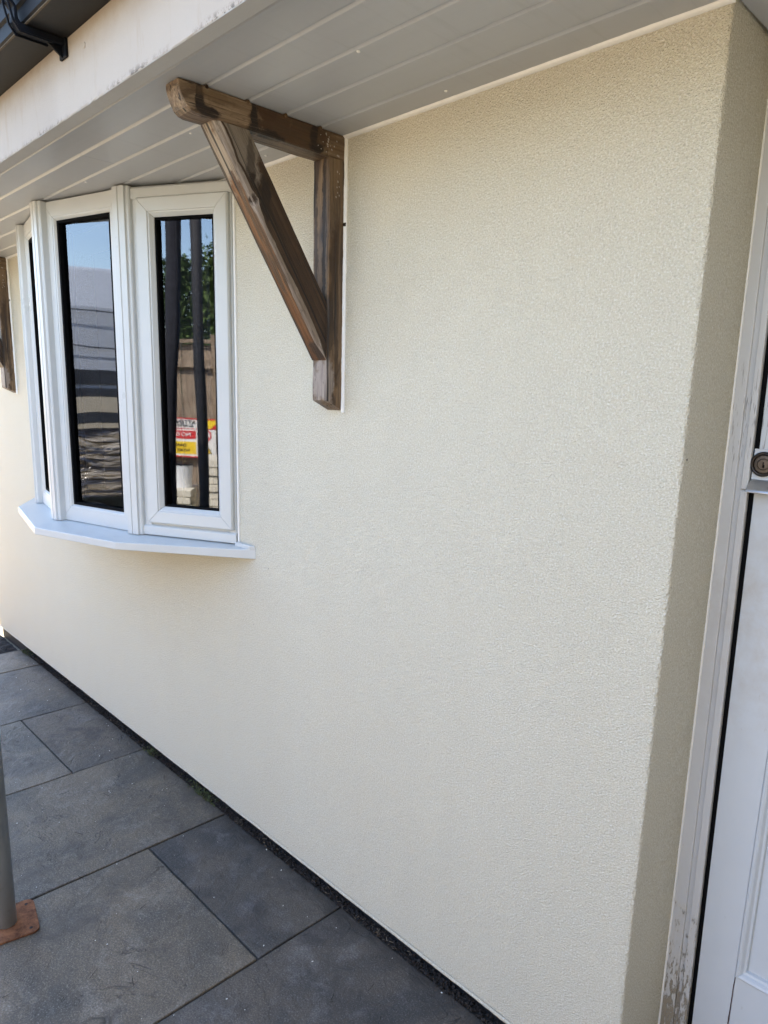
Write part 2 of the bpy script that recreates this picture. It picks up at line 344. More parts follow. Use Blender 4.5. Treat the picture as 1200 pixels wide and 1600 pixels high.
M['rust'] = mk_rust()
M['grass'] = plain('grass_blade', (0.045, 0.075, 0.018), 0.6, grain=0.3, gs=30)
M['moss'] = plain('moss', (0.05, 0.06, 0.02), 0.9, grain=0.4, gs=90)
M['dryleaf'] = plain('dry_debris', (0.10, 0.078, 0.053), 0.9, grain=0.4, gs=200)
M['chip'] = plain('white_chip', (0.6, 0.6, 0.57), 0.8)
M['bronze'] = plain('bronze_lock', (0.13, 0.105, 0.085), 0.38, 0.5, 0.7, grain=0.3, gs=90, bump=0.2, bs=300)
M['bronze_dark'] = plain('dark_bronze', (0.035, 0.028, 0.024), 0.35, 0.5, 0.6, grain=0.3, gs=90)
M['chrome'] = plain('worn_aluminium', (0.50, 0.51, 0.53), 0.33, 0.5, 0.8, grain=0.12, gs=60)
M['room'] = plain('room_paint', (0.16, 0.15, 0.15), 0.9)
M['curtain'] = plain('dark_curtain', (0.035, 0.037, 0.055), 0.9, grain=0.3, gs=30)
M['tile'] = plain('roof_tile', (0.16, 0.08, 0.055), 0.9, grain=0.3, gs=20, bump=0.5, bs=90, bd=0.004)

# ------------------------------------------------------------------ mesh helpers
class MB:
    def __init__(s): s.v = []; s.f = []; s.mi = []
    def add(s, vs, fs, mi=0):
        o = len(s.v); s.v += [tuple(v) for v in vs]; s.f += [tuple(i+o for i in f) for f in fs]; s.mi += [mi]*len(fs); return s
    def box(s, x0, x1, y0, y1, z0, z1, mi=0):
        vs = [(x, y, z) for z in (z0, z1) for y in (y0, y1) for x in (x0, x1)]
        return s.add(vs, [(0, 2, 3, 1), (4, 5, 7, 6), (0, 1, 5, 4), (2, 6, 7, 3), (0, 4, 6, 2), (1, 3, 7, 5)], mi)
    def prism(s, poly, fn, a, b, mi=0, steps=1, jit=0.0, mis=None):
        """poly: 2D points; fn(u, v, t) -> 3D; extruded t=a..b"""
        n = len(poly); vs = []
        for k in range(steps+1):
            t = a+(b-a)*k/steps
            for i, (u, v) in enumerate(poly):
                p = Vector(fn(u, v, t))
                if jit and 0 < k < steps: p += Vector(noise.noise_vector(p*9+Vector((i, 0, 0))*0.3))*jit
                vs.append(p)
        fs = []; ml = []
        for k in range(steps):
            for i in range(n):
                j = (i+1) % n; fs.append((k*n+i, k*n+j, (k+1)*n+j, (k+1)*n+i)); ml.append(mis[i] if mis else mi)
        fs.append(tuple(range(n))[::-1]); ml.append(mi); fs.append(tuple(range(steps*n, steps*n+n))); ml.append(mi)
        o = len(s.v); s.v += [tuple(v) for v in vs]; s.f += [tuple(i+o for i in f) for f in fs]; s.mi += ml; return s
    def tube(s, p0, p1, r, n=16, mi=0, r1=None):
        p0, p1 = Vector(p0), Vector(p1); d = (p1-p0).normalized(); a = d.orthogonal().normalized(); b = d.cross(a); r1 = r if r1 is None else r1
        vs = []
        for p, rr in ((p0, r), (p1, r1)):
            for i in range(n): t = 2*math.pi*i/n; vs.append(p+(a*math.cos(t)+b*math.sin(t))*rr)
        fs = [(i, (i+1) % n, n+(i+1) % n, n+i) for i in range(n)]+[tuple(range(n))[::-1], tuple(range(n, 2*n))]
        return s.add(vs, fs, mi)
    def build(s, name, mats, parent=None, smooth=False, bevel=0.0, seg=2, loc=None, recalc=True):
        me = bpy.data.meshes.new(name); o_ = Vector(loc) if loc else Vector((0, 0, 0))
        me.from_pydata([tuple(Vector(v)-o_) for v in s.v], [], s.f); me.validate()
        for m in (mats if isinstance(mats, (list, tuple)) else [mats]): me.materials.append(m)
        if len(me.polygons) == len(s.mi): me.polygons.foreach_set('material_index', s.mi)
        if recalc: b = bmesh.new(); b.from_mesh(me); bmesh.ops.recalc_face_normals(b, faces=b.faces); b.to_mesh(me); b.free()
        if smooth:
            me.polygons.foreach_set('use_smooth', [True]*len(me.polygons))
        o = bpy.data.objects.new(name, me); C.objects.link(o); o.location = o_
        if parent: o.parent = parent
        if bevel:
            md = o.modifiers.new('bevel', 'BEVEL'); md.width = bevel; md.segments = seg; md.limit_method = 'ANGLE'; md.angle_limit = R(35)
            md.harden_normals = False
        return o
def tag(o, label=None, cat=None, group=None, kind=None):
    for k, v in (('label', label), ('category', cat), ('group', group), ('kind', kind)):
        if v: o[k] = v
    return o
def empty(name, loc=(0, 0, 0), rz=0):
    o = bpy.data.objects.new(name, None); C.objects.link(o); o.location = loc; o.rotation_euler = (0, 0, rz); o.empty_display_size = 0.1; return o
def copy_tree(o, parent=None):
    c = o.copy(); C.objects.link(c)
    if parent: c.parent = parent
    for ch in [x for x in bpy.data.objects if x.parent == o]: copy_tree(ch, c)
    return c
def fnoise(x, y=0.0, z=0.0): return noise.noise(Vector((x, y, z)))

H = 2.0116

# ------------------------------------------------------------------ ground
def gmat():
    m = Mat('gravel_and_grass', 0.95, 0.2)
    n = m.noise(m.coord(), 0.35, 4, 0.6); f = m.noise(m.coord(), 60, 4, 0.7)
    a = m.mix(f, (0.19, 0.172, 0.14), (0.36, 0.33, 0.27))
    kx = m.n('ShaderNodeMapRange'); m.l(m.math('ADD', m.sep()[0], n), kx.inputs[0]); kx.inputs[1].default_value = -3.0; kx.inputs[2].default_value = -3.8; kx.inputs[3].default_value = 0; kx.inputs[4].default_value = 1  # unseen ground past the wall's left end tinted warm to bounce light onto it
    a = m.mix(kx.outputs[0], a, m.mix(f, (0.20, 0.16, 0.10), (0.38, 0.31, 0.20))); g = m.mix(f, (0.04, 0.06, 0.018), (0.09, 0.11, 0.035))
    y = m.sep()[1]
    k = m.n('ShaderNodeMapRange'); m.l(m.math('ADD', y, m.math('MULTIPLY', n, 1.5)), k.inputs[0]); k.inputs[1].default_value = -9; k.inputs[2].default_value = -12; k.inputs[3].default_value = 0; k.inputs[4].default_value = 1
    m.col(m.mix(k.outputs[0], a, g)); m.bump(f, 0.8, 0.01); return m.m
g = MB(); g.add([(-600, -600, -0.045), (600, -600, -0.045), (600, 600, -0.045), (-600, 600, -0.045)], [(0, 1, 2, 3)])
tag(g.build('ground', gmat()), kind='structure')

patio = MB().box(-3.55, 2.4, -2.05, 0.17, -0.043, -0.0065).build('patio', M['joint'])
tag(patio, kind='structure')
def slab(x0, x1, y0, y1):
    j = 0.0033; dz = rnd.uniform(-0.0012, 0.0010); mb = MB()
    nx, ny = max(2, int((x1-x0)/0.055)), max(2, int((y1-y0)/0.055)); vs = []; fs = []
    def edge(t): return 0.0016*fnoise(t*23, x0*7+y0*3)+0.0010*fnoise(t*90, x1)
    for jy in range(ny+1):
        for ix in range(nx+1):
            x = x0+j+(x1-x0-2*j)*ix/nx; y = y0+j+(y1-y0-2*j)*jy/ny
            if ix in (0, nx): x += edge(y)
            if jy in (0, ny): y += edge(x+5)
            vs.append((x, y, dz+0.0009*fnoise(x*6, y*6, x0)))
    n = len(vs)
    for jy in range(ny):
        for ix in range(nx):
            a = jy*(nx+1)+ix; fs.append((a, a+1, a+nx+2, a+nx+1))
    rim = [i for i in range(nx+1)]+[k*(nx+1)+nx for k in range(1, ny+1)]+[ny*(nx+1)+i for i in range(nx-1, -1, -1)]+[k*(nx+1) for k in range(ny-1, 0, -1)]
    for i in rim: x, y, z = vs[i]; vs.append((x, y, -0.02))
    for k in range(len(rim)): fs.append((rim[k], rim[(k+1) % len(rim)], n+(k+1) % len(rim), n+k))
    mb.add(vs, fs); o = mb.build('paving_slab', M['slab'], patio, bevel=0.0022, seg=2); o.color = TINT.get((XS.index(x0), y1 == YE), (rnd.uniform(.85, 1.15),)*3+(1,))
XS = [-3.53, -3.245, -2.633, -2.048, -1.440, -0.828, -0.22, 0.39, 1.0, 1.61, 2.22]
YE = -0.014
TINT = {(4, True): (0.66, 0.68, 0.74, 1), (2, True): (0.76, 0.77, 0.82, 1), (5, True): (0.80, 0.80, 0.84, 1), (3, True): (1.0, 0.99, 0.97, 1), (1, True): (0.92, 0.93, 0.98, 1), (0, True): (1.1, 1.08, 1.05, 1), (4, False): (1.12, 1.08, 1.02, 1)}
YS = [[-0.45, -1.05, -1.65, -2.0], [-0.9, -1.5, -2.0], [-0.298, -0.905, -1.51, -2.0], [-0.9, -1.5, -2.0], [-0.2935, -1.19, -2.0], [-0.61, -1.21, -2.0],
      [-0.30, -0.91, -1.5, -2.0], [-0.6, -1.5, -2.0], [-0.9, -1.5, -2.0], [-0.6, -1.2, -2.0]]
for i in range(len(XS)-1):
    y1 = YE
    for y0 in YS[i]:
        slab(XS[i], XS[i+1], y0, y1); y1 = y0
# doorstep slab in the recess
slab_step = MB().box(0.02, 0.93, 0.004, 0.19, -0.006, 0.028).build('door_step', M['slab'], bevel=0.003)
tag(slab_step, 'grey stone doorstep in the recess at the foot of the white door', 'doorstep')

# soil bed beyond the end of the patio
s = MB(); nx, ny = 40, 60; vs = []
for jy in range(ny+1):
    for ix in range(nx+1):
        x = -4.15+(0.61)*ix/nx; y = -0.9+0.89*jy/ny
        vs.append((x, y, -0.028+0.016*fnoise(x*7, y*7)+0.012*fnoise(x*25, y*25)))
s.add(vs, [(j*(nx+1)+i, j*(nx+1)+i+1, (j+1)*(nx+1)+i+1, (j+1)*(nx+1)+i) for j in range(ny) for i in range(nx)])
tag(s.build('soil', M['soil']), kind='structure')

# ------------------------------------------------------------------ front wall (render) with plinth and window opening
WX0, WX1, WZ0, WZ1 = -2.82, -1.385, 0.93, 2.0
wall = empty('rendered_wall', (0, 0, 0))
tag(wall, 'cream textured render wall of the house with its crisp corner beside the door', 'wall')
m = MB(); ZB = 0.030
m.box(-3.945, WX0, 0, 0.2, ZB, 2.5).box(WX0, WX1, 0, 0.2, ZB, WZ0).box(WX0, WX1, 0, 0.2, WZ1, 2.5).box(WX1, -0.03, 0, 0.2, ZB, 2.5)
m.box(0.96, 3.2, 0, 0.2, ZB, 2.5)
# rough rounded corner towards the door
prof = [(-0.03, 0.0), (-0.018, 0.0), (-0.009, 0.0), (-0.0045, 0.0004), (-0.0015, 0.0018), (-0.0003, 0.005), (0.0, 0.010), (0.0, 0.03), (0.0, 0.06), (-0.003, 0.2), (-0.03, 0.2)]
nz_ = 700; vs = []
for k in range(nz_+1):
    z = ZB+(2.5-ZB)*k/nz_
    for i, (x, y) in enumerate(prof):
        j = {2: .4, 3: 1, 4: 1, 5: 1, 6: .6}.get(i, 0)
        d = 0.0013*j*(fnoise(z*210, i*0.9)+0.7*fnoise(z*95, i*0.4, 3))+0.0011*(1 if 0 < i < 9 else 0)*fnoise(z*3.1)
        if i == 9: x = -0.0005-0.004*z
        vs.append((x+d, y-d*0.6 if i > 1 else y, z))
n_ = len(prof)
m.add(vs, [(k*n_+i, k*n_+(i+1) % n_, (k+1)*n_+(i+1) % n_, (k+1)*n_+i) for k in range(nz_) for i in range(n_)])
wf = m.build('render_face', M['render'], wall)
# thin bottom bead of the render, slightly wavy
vs = []; N = 500
for k in range(N+1):
    x = -3.945+(3.945-0.002)*k/N; w = 0.0008*fnoise(x*9)+0.0006*fnoise(x*60)
    vs += [(x, -0.003+w, ZB+0.006), (x, -0.0055+w, ZB+0.001), (x, -0.0045+w, ZB-0.003+w), (x, 0.012, ZB-0.003)]
m = MB(); m.add(vs, [(k*4+i, k*4+i+1, k*4+i+5, k*4+i+4) for k in range(N) for i in range(3)]); m.build('base_bead', M['render'], wall)
m = MB(); m.box(-3.94, 0.0, 0.010, 0.19, -0.04, ZB-0.001); m.box(0.96, 3.2, 0.01, 0.19, -0.04, ZB-0.001); m.build('plinth', M['plinth'], wall)

# dirt, moss and dry bits in the gap between slabs and plinth
def bits(name, mat, n, gen, label=None, cat=None):
    m = MB()
    for _ in range(n):
        p, sz, fl = gen(); a = Vector((rnd.gauss(0, 1), rnd.gauss(0, 1), rnd.gauss(0, 1)*fl)).normalized(); b = a.orthogonal().normalized(); c = a.cross(b)
        l, w, h = sz
        vs = [Vector(p)+a*l*sa+b*w*sb+c*h*sc for sa in (-.5, .5) for sb in (-.5, .5) for sc in (-.5, .5)]
        m.add(vs, [(0, 1, 3, 2), (4, 6, 7, 5), (0, 4, 5, 1), (2, 3, 7, 6), (0, 2, 6, 4), (1, 5, 7, 3)])
    return tag(m.build(name, mat), label, cat, kind='stuff')
def gapdirt():
    x = rnd.uniform(-3.5, -0.1); k = max(0.0, fnoise(x*3.3))
    return (x, rnd.uniform(-0.017, 0.008)-0.012*k*rnd.random(), rnd.uniform(-0.002, 0.006+0.008*k)), (rnd.uniform(.003, .012), rnd.uniform(.002, .006), rnd.uniform(.001, .004)), 0.4
bits('joint_dirt', M['soil'], 4200, gapdirt)
def gapdry():
    x = rnd.choice([-2.95, -2.55, -2.32, -1.55, -1.35, -0.86, -0.7, -0.62, -1.18, -3.4])+rnd.gauss(0, 0.045)
    return (x, rnd.uniform(-0.02, 0.002), rnd.uniform(0.0, 0.010)), (rnd.uniform(.005, .015), rnd.uniform(.0008, .002), .0007), 0.3
bits('dry_leaf_litter', M['dryleaf'], 190, gapdry)
def mossg():
    c = rnd.choice([(-1.615, .05), (-2.0, .02), (-3.45, .03), (-1.57, .03)])
    return (c[0]+rnd.gauss(0, c[1]), rnd.uniform(-0.028, 0.004), rnd.uniform(0.0, 0.012)), (rnd.uniform(.004, .010), rnd.uniform(.002, .004), .0012), 1.0
bits('moss', M['moss'], 420, mossg)
def chips():
    x = rnd.uniform(-3.4, -0.2); y = rnd.uniform(-1.2, -0.02); s_ = rnd.uniform(.0009, .0028)
    return (x, y, 0.0012), (s_*1.4, s_, s_*.7), 0.2
bits('paint_chips', M['chip'], 150, chips)
def twigs():
    return (rnd.uniform(-3.0, -0.3), rnd.uniform(-1.2, -0.04), 0.0022), (rnd.uniform(.008, .035), .0012, .0009), 0.03
bits('twigs', M['soil'], 70, twigs)

# ------------------------------------------------------------------ soffit of tongue and groove boards
soffit = empty('soffit', (0, 0, H))
tag(soffit, 'pale grey plastic soffit of long grooved boards under the eaves', 'soffit')
GY = [0.002, -0.0825, -0.1778, -0.2731, -0.3687, -0.4558]
def board(y1, y0, x0, x1):
    w = 0.0105; d = 0.0050
    poly = [(y1-0.0006, 0.0), (y0+w, 0.0), (y0+w-0.0045, d), (y0+0.0008, d), (y0+0.0008, 0.014), (y1-0.0006, 0.014)]
    m = MB(); st = int((x1-x0)/0.12)
    m.prism(poly, lambda u, v, t: (t, u, v+0.0007*fnoise(t*1.7, y1*30)), x0, x1, steps=st)
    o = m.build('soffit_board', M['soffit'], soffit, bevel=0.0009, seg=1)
for i in range(5):
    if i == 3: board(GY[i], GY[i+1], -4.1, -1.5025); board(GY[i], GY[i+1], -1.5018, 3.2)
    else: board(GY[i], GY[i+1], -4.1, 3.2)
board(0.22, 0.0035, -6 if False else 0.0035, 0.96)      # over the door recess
# quarter round sealant where the soffit meets the wall
vs = []; N = 900
for k in range(N+1):
    x = -4.1+4.104*k/N; w = 0.0011*fnoise(x*11)+0.0007*fnoise(x*70); r_ = 0.0085+w
    for i in range(5):
        a = i/4*math.pi/2; vs.append((x, -r_*math.cos(a)-0.0004, -r_*0.8*math.sin(a)-0.0004))
m = MB(); m.add(vs, [(k*5+i, k*5+i+1, k*5+i+6, k*5+i+5) for k in range(N) for i in range(4)])
m.build('sealant_bead', M['bead'], soffit, smooth=True)
def nail(x, y, mat):
    m = MB(); m.tube((x, y, 0.001), (x, y, -0.0018), 0.0042, 12, 0, 0.0028); return m.build('nail_cap', mat, soffit, smooth=False)
for x, y in [(-0.539, -0.258), (-0.532, -0.035), (-1.134, -0.252), (-1.13, -0.045), (-1.74, -0.255)]: nail(x, y, M['bead'])


# ------------------------------------------------------------------ fascia beam, gutter and roof
fascia = MB()
N = 400; prof = [(-0.4562, 2.018), (-0.4562, 2.0065), (-0.4880, 2.0065), (-0.4895, 2.0085), (-0.4895, 2.157), (-0.4562, 2.157)]; vs = []
for k in range(N+1):
    x = -4.1+7.3*k/N
    for i, (y, z) in enumerate(prof):
        d = 0.0010*fnoise(x*16, i)+0.0008*fnoise(x*60, i) if i in (1, 2, 3) else 0
        vs.append((x, y+d, z+d*0.7))
n_ = len(prof)
fascia.add(vs, [(k*n_+i, k*n_+(i+1) % n_, (k+1)*n_+(i+1) % n_, (k+1)*n_+i) for k in range(N) for i in range(n_)])
fo = fascia.build('fascia_beam', M['fascia'])
tag(fo, 'cream painted fascia beam with dirty lower edge along the eaves', 'fascia')
m = MB(); m.tube((-1.135, -0.4893, 2.118), (-1.135, -0.4915, 2.118), 0.0065, 14, 0, 0.005); m.build('screw_cap', M['fascia'], fo)

gut = empty('gutter', (0, -0.49, 2.155))
tag(gut, 'black square section gutter hung along the top of the cream fascia', 'gutter')
GZ = 2.1565
prof = [(-0.4905, GZ-0.0), (-0.572, GZ), (-0.578, GZ+0.004), (-0.580, GZ+0.028), (-0.586, GZ+0.032), (-0.588, GZ+0.062), (-0.594, GZ+0.066), (-0.594, GZ+0.078), (-0.589, GZ+0.078),
        (-0.589, GZ+0.070), (-0.583, GZ+0.065), (-0.581, GZ+0.034), (-0.575, GZ+0.030), (-0.572, GZ+0.006), (-0.495, GZ+0.004), (-0.495, GZ+0.08), (-0.4905, GZ+0.08)]
m = MB(); m.prism(prof, lambda u, v, t: (t, u+0.49, v-2.155), -4.12, 3.2, mi=1, steps=1, mis=[0]+[1]*(len(prof)-1)); m.build('gutter_channel', [M['gutter_base'], M['gutter']], gut)
m = MB(); m.box(-4.11, 3.2, -0.0839, -0.0800, 0.0009, 0.004); m.build('lip_reflection_strip', M['chrome'] if False else M['dryleaf'], gut)  # tan strip paints in the light reflected along the gutter's lower lip
def bracket(x):
    b = MB()
    fn = lambda u, v, t: (t, u+0.49, v-2.155)
    z0 = GZ-0.0005
    b.prism([(-0.4898, z0), (-0.4898, z0-0.014), (-0.583, z0-0.014), (-0.5935, z0+0.002), (-0.5935, z0+0.026), (-0.603, z0+0.036), (-0.603, z0+0.082), (-0.5965, z0+0.084), (-0.5965, z0+0.04), (-0.588, z0+0.028), (-0.586, z0+0.006), (-0.580, z0-0.0004)],
            fn, x, x+0.030)
    b.prism([(-0.4899, z0-0.036), (-0.4899, z0+0.012), (-0.4960, z0+0.012), (-0.4960, z0-0.036)], fn, x-0.002, x+0.034)
    b.prism([(-0.496, z0-0.035), (-0.496, z0-0.013), (-0.527, z0-0.013)], fn, x+0.011, x+0.017)
    for xx in (x, x+0.0265):
        b.prism([(-0.52, z0-0.0135), (-0.52, z0-0.0175), (-0.585, z0-0.0175), (-0.598, z0+0.0), (-0.607, z0+0.036), (-0.607, z0+0.08), (-0.6025, z0+0.08), (-0.6025, z0+0.036), (-0.593, z0), (-0.583, z0-0.0135)], fn, xx, xx+0.0035)
    return b.build('gutter_bracket', M['gutter'], gut, bevel=0.0010, seg=1)
for x in (-1.254, -2.06, -0.45): bracket(x)

roof = empty('roof', (0, -0.5, 2.25))
tag(roof, 'tiled roof slope rising from behind the gutter', 'roof')
prof = [(-0.455, 2.158), (-0.53, 2.262), (3.6, 4.86), (7.7, 2.262), (7.6, 2.16)]
m = MB(); m.prism(prof, lambda u, v, t: (t, u+0.5, v-2.25), -4.15, 3.25); m.build('roof_deck', M['gutter'], roof)
m = MB(); L = math.hypot(4.13, 2.598); ux, uz = 4.13/L, 2.598/L
k = 0.0
while k < L-0.3:
    y0, z0 = -0.58+ux*k, 2.262-0.025+uz*k; y1, z1 = y0+ux*0.33, z0+uz*0.33
    m.prism([(y0, z0), (y1, z1-0.004), (y1, z1+0.006), (y0-0.006, z0+0.022)], lambda u, v, t: (t, u+0.5, v-2.25+0.014), -4.18, 3.3); k += 0.30
m.build('tile_courses', M['tile'], roof)['kind'] = 'stuff'

# rest of the house body, so that it stands as a building
hb = MB(); hb.box(-3.945, -3.9, 0.201, 7.2, 0, 2.5).box(3.1, 3.2, 0.201, 7.2, 0, 2.5).box(-3.945, 3.2, 7.2, 7.4, 0, 2.5)
tag(hb.build('house_walls', M['render']), 'side and rear walls of the house behind the front wall', 'wall')
room = MB()
for b_ in ((-3.88, -0.5, 3.2, 3.25, 0, 2.2), (-3.89, -3.85, 0.2, 3.25, 0, 2.2), (-0.5, -0.45, 0.2, 3.25, 0, 2.2), (-3.88, -0.5, 0.21, 3.2, -0.02, 0.0), (-3.88, -0.5, 0.05, 3.2, 2.2, 2.24)): room.box(*b_)
tag(room.build('room', M['room']), 'dim room interior seen behind the bay window glass', 'room')

# ------------------------------------------------------------------ bay window: four facets, five posts, sill
bay = empty('bay_window', (-2.10, 0, 0.963))
tag(bay, 'white plastic bow window with four panes standing out under the soffit', 'window')
BO = Vector((-2.10, 0, 0.963))
V = [Vector((-1.355, 0.0)), Vector((-1.690, -0.167)), Vector((-2.09, -0.268)), Vector((-2.518, -0.186)), Vector((-2.845, 0.0))]
ZT = 2.0065; Z0 = 0.963
class Facet:
    def __init__(s, a, b): s.a = a; s.t = (b-a).normalized(); s.n = Vector((-s.t.y, s.t.x)); s.L = (b-a).length
    def __call__(s, u, n, z): p = s.a+s.t*u+s.n*n; return (p.x-BO.x, p.y-BO.y, z-BO.z)
def ring(F, name, u0, u1, z0, z1, prof, mat, parent, gap=0.0004, bevel=0.0008):
    """mitred rectangular frame; prof = (inset, height) closed polygon"""
    m = MB(); cs = [(u0, z0, 1, 1), (u1, z0, -1, 1), (u1, z1, -1, -1), (u0, z1, 1, -1)]
    for k in range(4):
        a, b = cs[k], cs[(k+1) % 4]; vs = []
        du, dz = (gap if b[0] > a[0] else -gap if b[0] < a[0] else 0), (gap if b[1] > a[1] else -gap if b[1] < a[1] else 0)
        for c, sg in ((a, 1), (b, -1)):
            for (d, n) in prof: vs.append(F(c[0]+c[2]*d+du*sg, n, c[1]+c[3]*d+dz*sg))
        q = len(prof)
        m.add(vs, [(i, (i+1) % q, q+(i+1) % q, q+i) for i in range(q)]+[tuple(range(q))[::-1], tuple(range(q, 2*q))])
    return m.build(name, mat, parent, bevel=bevel, seg=2)
def glass(F, u0, u1, z0, z1, n, parent):
    m = MB(); m.add([F(u0, n, z0), F(u1, n, z0), F(u1, n, z1), F(u0, n, z1)], [(3, 2, 1, 0)])
    return m.build('glass_pane', M['glass'], parent, recalc=False)
Fs = [Facet(V[i], V[i+1]) for i in range(4)]
GAS = [(0.0, 0.002), (0.006, 0.002), (0.006, -0.030), (0.0, -0.030)]
def casement(F, mirror):
    L = F.L
    f = lambda a: a if not mirror else L-a
    u0, u1 = sorted((f(0.0), f(0.347)))
    fr = ring(F, 'window_frame', u0, u1, Z0, ZT-0.002, [(0, 0), (0.004, 0), (0.005, 0.0035), (0.030, 0.0035), (0.034, 0.0), (0.055, 0.0), (0.055, -0.06), (0, -0.06)], M['upvc'], bay)
    u0, u1 = sorted((f(0.010), f(0.3195)))
    sa = ring(F, 'sash', u0, u1, 1.004, 1.972, [(0, 0.0045), (0.0, 0.014), (0.004, 0.019), (0.038, 0.019), (0.040, 0.0175), (0.040, -0.028), (0, -0.028)], M['upvc'], bay)
    ring(F, 'glazing_bead', u0+0.0402, u1-0.0402, 1.0442, 1.9318, [(0, 0.0160), (0.004, 0.0150), (0.014, 0.004), (0.014, -0.020), (0, -0.020)], M['upvc'], sa)
    ring(F, 'gasket', u0+0.0535, u1-0.0535, 1.0575, 1.9185, GAS, M['gasket'], sa, bevel=0)
    glass(F, u0+0.054, u1-0.054, 1.058, 1.918, -0.010, bay)
    m = MB(); m.prism([(0.0035, 0), (0.0095, 0), (0.0095, 0.028), (0.0035, 0.034)], lambda n, z, t: F(t, n, ZT-0.036+z), min(f(0.0), f(0.347))+0.001, max(f(0.0), f(0.347))-0.001)
    m.build('head_extension', M['upvc'], bay, bevel=0.001)
    m = MB(); m.prism([(0.0, 0.0), (0.012, 0.0), (0.012, 0.026), (0.007, 0.031), (0.0, 0.031)], lambda n, z, t: F(t, n+0.0001, Z0+z+0.001), min(f(0.0), f(0.347))+0.0015, max(f(0.0), f(0.347))-0.0015)
    m.build('drip_rail', M['upvc'], bay, bevel=0.001)
def fixed(F, mirror):
    L = F.L
    f = lambda a: a if not mirror else L-a
    u0, u1 = sorted((f(0.016), f(0.398)))
    fr = ring(F, 'window_frame', u0, u1, Z0, ZT-0.001, [(0, 0), (0.046, 0.0), (0.046, -0.05), (0, -0.05)], M['upvc'], bay)
    ring(F, 'glazing_bead', u0+0.0462, u1-0.0462, Z0+0.0462, ZT-0.0472, [(0, -0.001), (0.005, -0.002), (0.013, -0.012), (0.013, -0.040), (0, -0.040)], M['upvc'], fr)
    ring(F, 'gasket', u0+0.058, u1-0.058, Z0+0.058, ZT-0.059, [(0, -0.008), (0.008, -0.008), (0.008, -0.045), (0, -0.045)], M['gasket'], fr, bevel=0)
    glass(F, u0+0.0585, u1-0.0585, Z0+0.0585, ZT-0.0595, -0.022, bay)
casement(Fs[0], False); fixed(Fs[1], False); fixed(Fs[2], True); casement(Fs[3], True)
def post(i, narrow=False):
    p = V[i]; t = ((V[i]-V[i-1]).normalized()+(V[i+1]-V[i]).normalized()).normalized(); n = Vector((-t.y, t.x))
    P = lambda u, w, z: (p.x+t.x*u+n.x*w-BO.x, p.y+t.y*u+n.y*w-BO.y, z-BO.z)
    poly = [(-0.034, -0.05), (-0.034, 0.010), (-0.031, 0.014), (-0.024, 0.015), (-0.022, 0.022), (-0.0035, 0.023), (-0.002, 0.020), (0.002, 0.020), (0.0035, 0.023), (0.022, 0.022), (0.024, 0.015), (0.031, 0.014), (0.034, 0.010), (0.034, -0.05)]
    m = MB(); m.prism(poly, lambda u, w, z: P(u, w, z), Z0-0.001, ZT-0.0005); m.build('post', M['upvc'], bay, bevel=0.0008)
for i in (1, 2, 3): post(i)
# debris filled dark gap over the frames is a real gap to the soffit; a packer closes it from inside
m = MB()
for i in range(4):
    F = Fs[i]; m.add([F(0.0, -0.03, ZT-0.01), F(F.L, -0.03, ZT-0.01), F(F.L, -0.03, H+0.004), F(0.0, -0.03, H+0.004)], [(0, 1, 2, 3)])
m.build('head_packer', M['plinth'], bay)
# sill
so_ = [(-1.262, -0.0006), (-1.30, -0.030), (-1.635, -0.268), (-2.02, -0.378), (-2.49, -0.285), (-2.93, -0.0006)]
m = MB(); n_ = len(so_); top = [(x-BO.x, y, (0.9665 if i in (0, n_-1) else 0.9605 if i in (1,) else 0.957)-BO.z-0.0035) for i, (x, y) in enumerate(so_)]
bot = [(x-BO.x, y, (0.929)-BO.z) for x, y in so_]
inn = [(v.x-BO.x+(v.x+2.10)*-0.02, v.y+0.03, 0.9632-BO.z) for v in V]
inb = [(x, y, 0.93-BO.z) for x, y, z in inn]
vs = top+bot+inn+inb
fs = []
for i in range(n_-1): fs.append((i, i+1, n_+i+1, n_+i))
# top surface fan between outer edge and inner line
o1 = 2*n_
fs += [(0, 1, o1), (1, 2, o1+1, o1), (2, 3, o1+2, o1+1), (3, 4, o1+3, o1+2), (4, 5, o1+4, o1+3)]
ob = n_; ib = 2*n_+5
fs += [(ob, ib, ob+1), (ob+1, ib, ib+1, ob+2), (ob+2, ib+1, ib+2, ob+3), (ob+3, ib+2, ib+3, ob+4), (ob+4, ib+3, ib+4, ob+5)]
m.add(vs, fs); m.build('sill', M['upvc'], bay, bevel=0.0025, seg=3)
m = MB(); m.prism([(-1.345, 0.0), (-1.345, -0.020), (-1.275, -0.012), (-1.262, 0.0)], lambda u, w, z: (u-BO.x, w-0.0012, z-BO.z), 0.9585, 0.9705); m.build('end_cap', M['upvc'], bay, bevel=0.002)
m = MB(); m.box(-1.352-BO.x, -1.344-BO.x, -0.006, 0.004, 0, 1.04); m.build('sealant_bead', M['bead'], bay, bevel=0.002)
# window board inside
m = MB(); m.prism([(v.x-BO.x, v.y+0.055) for v in V]+[(-2.845-BO.x, 0.28), (-1.355-BO.x, 0.28)], lambda u, w, z: (u, w, z), -0.04, -0.005); m.build('window_board', M['room'], bay)

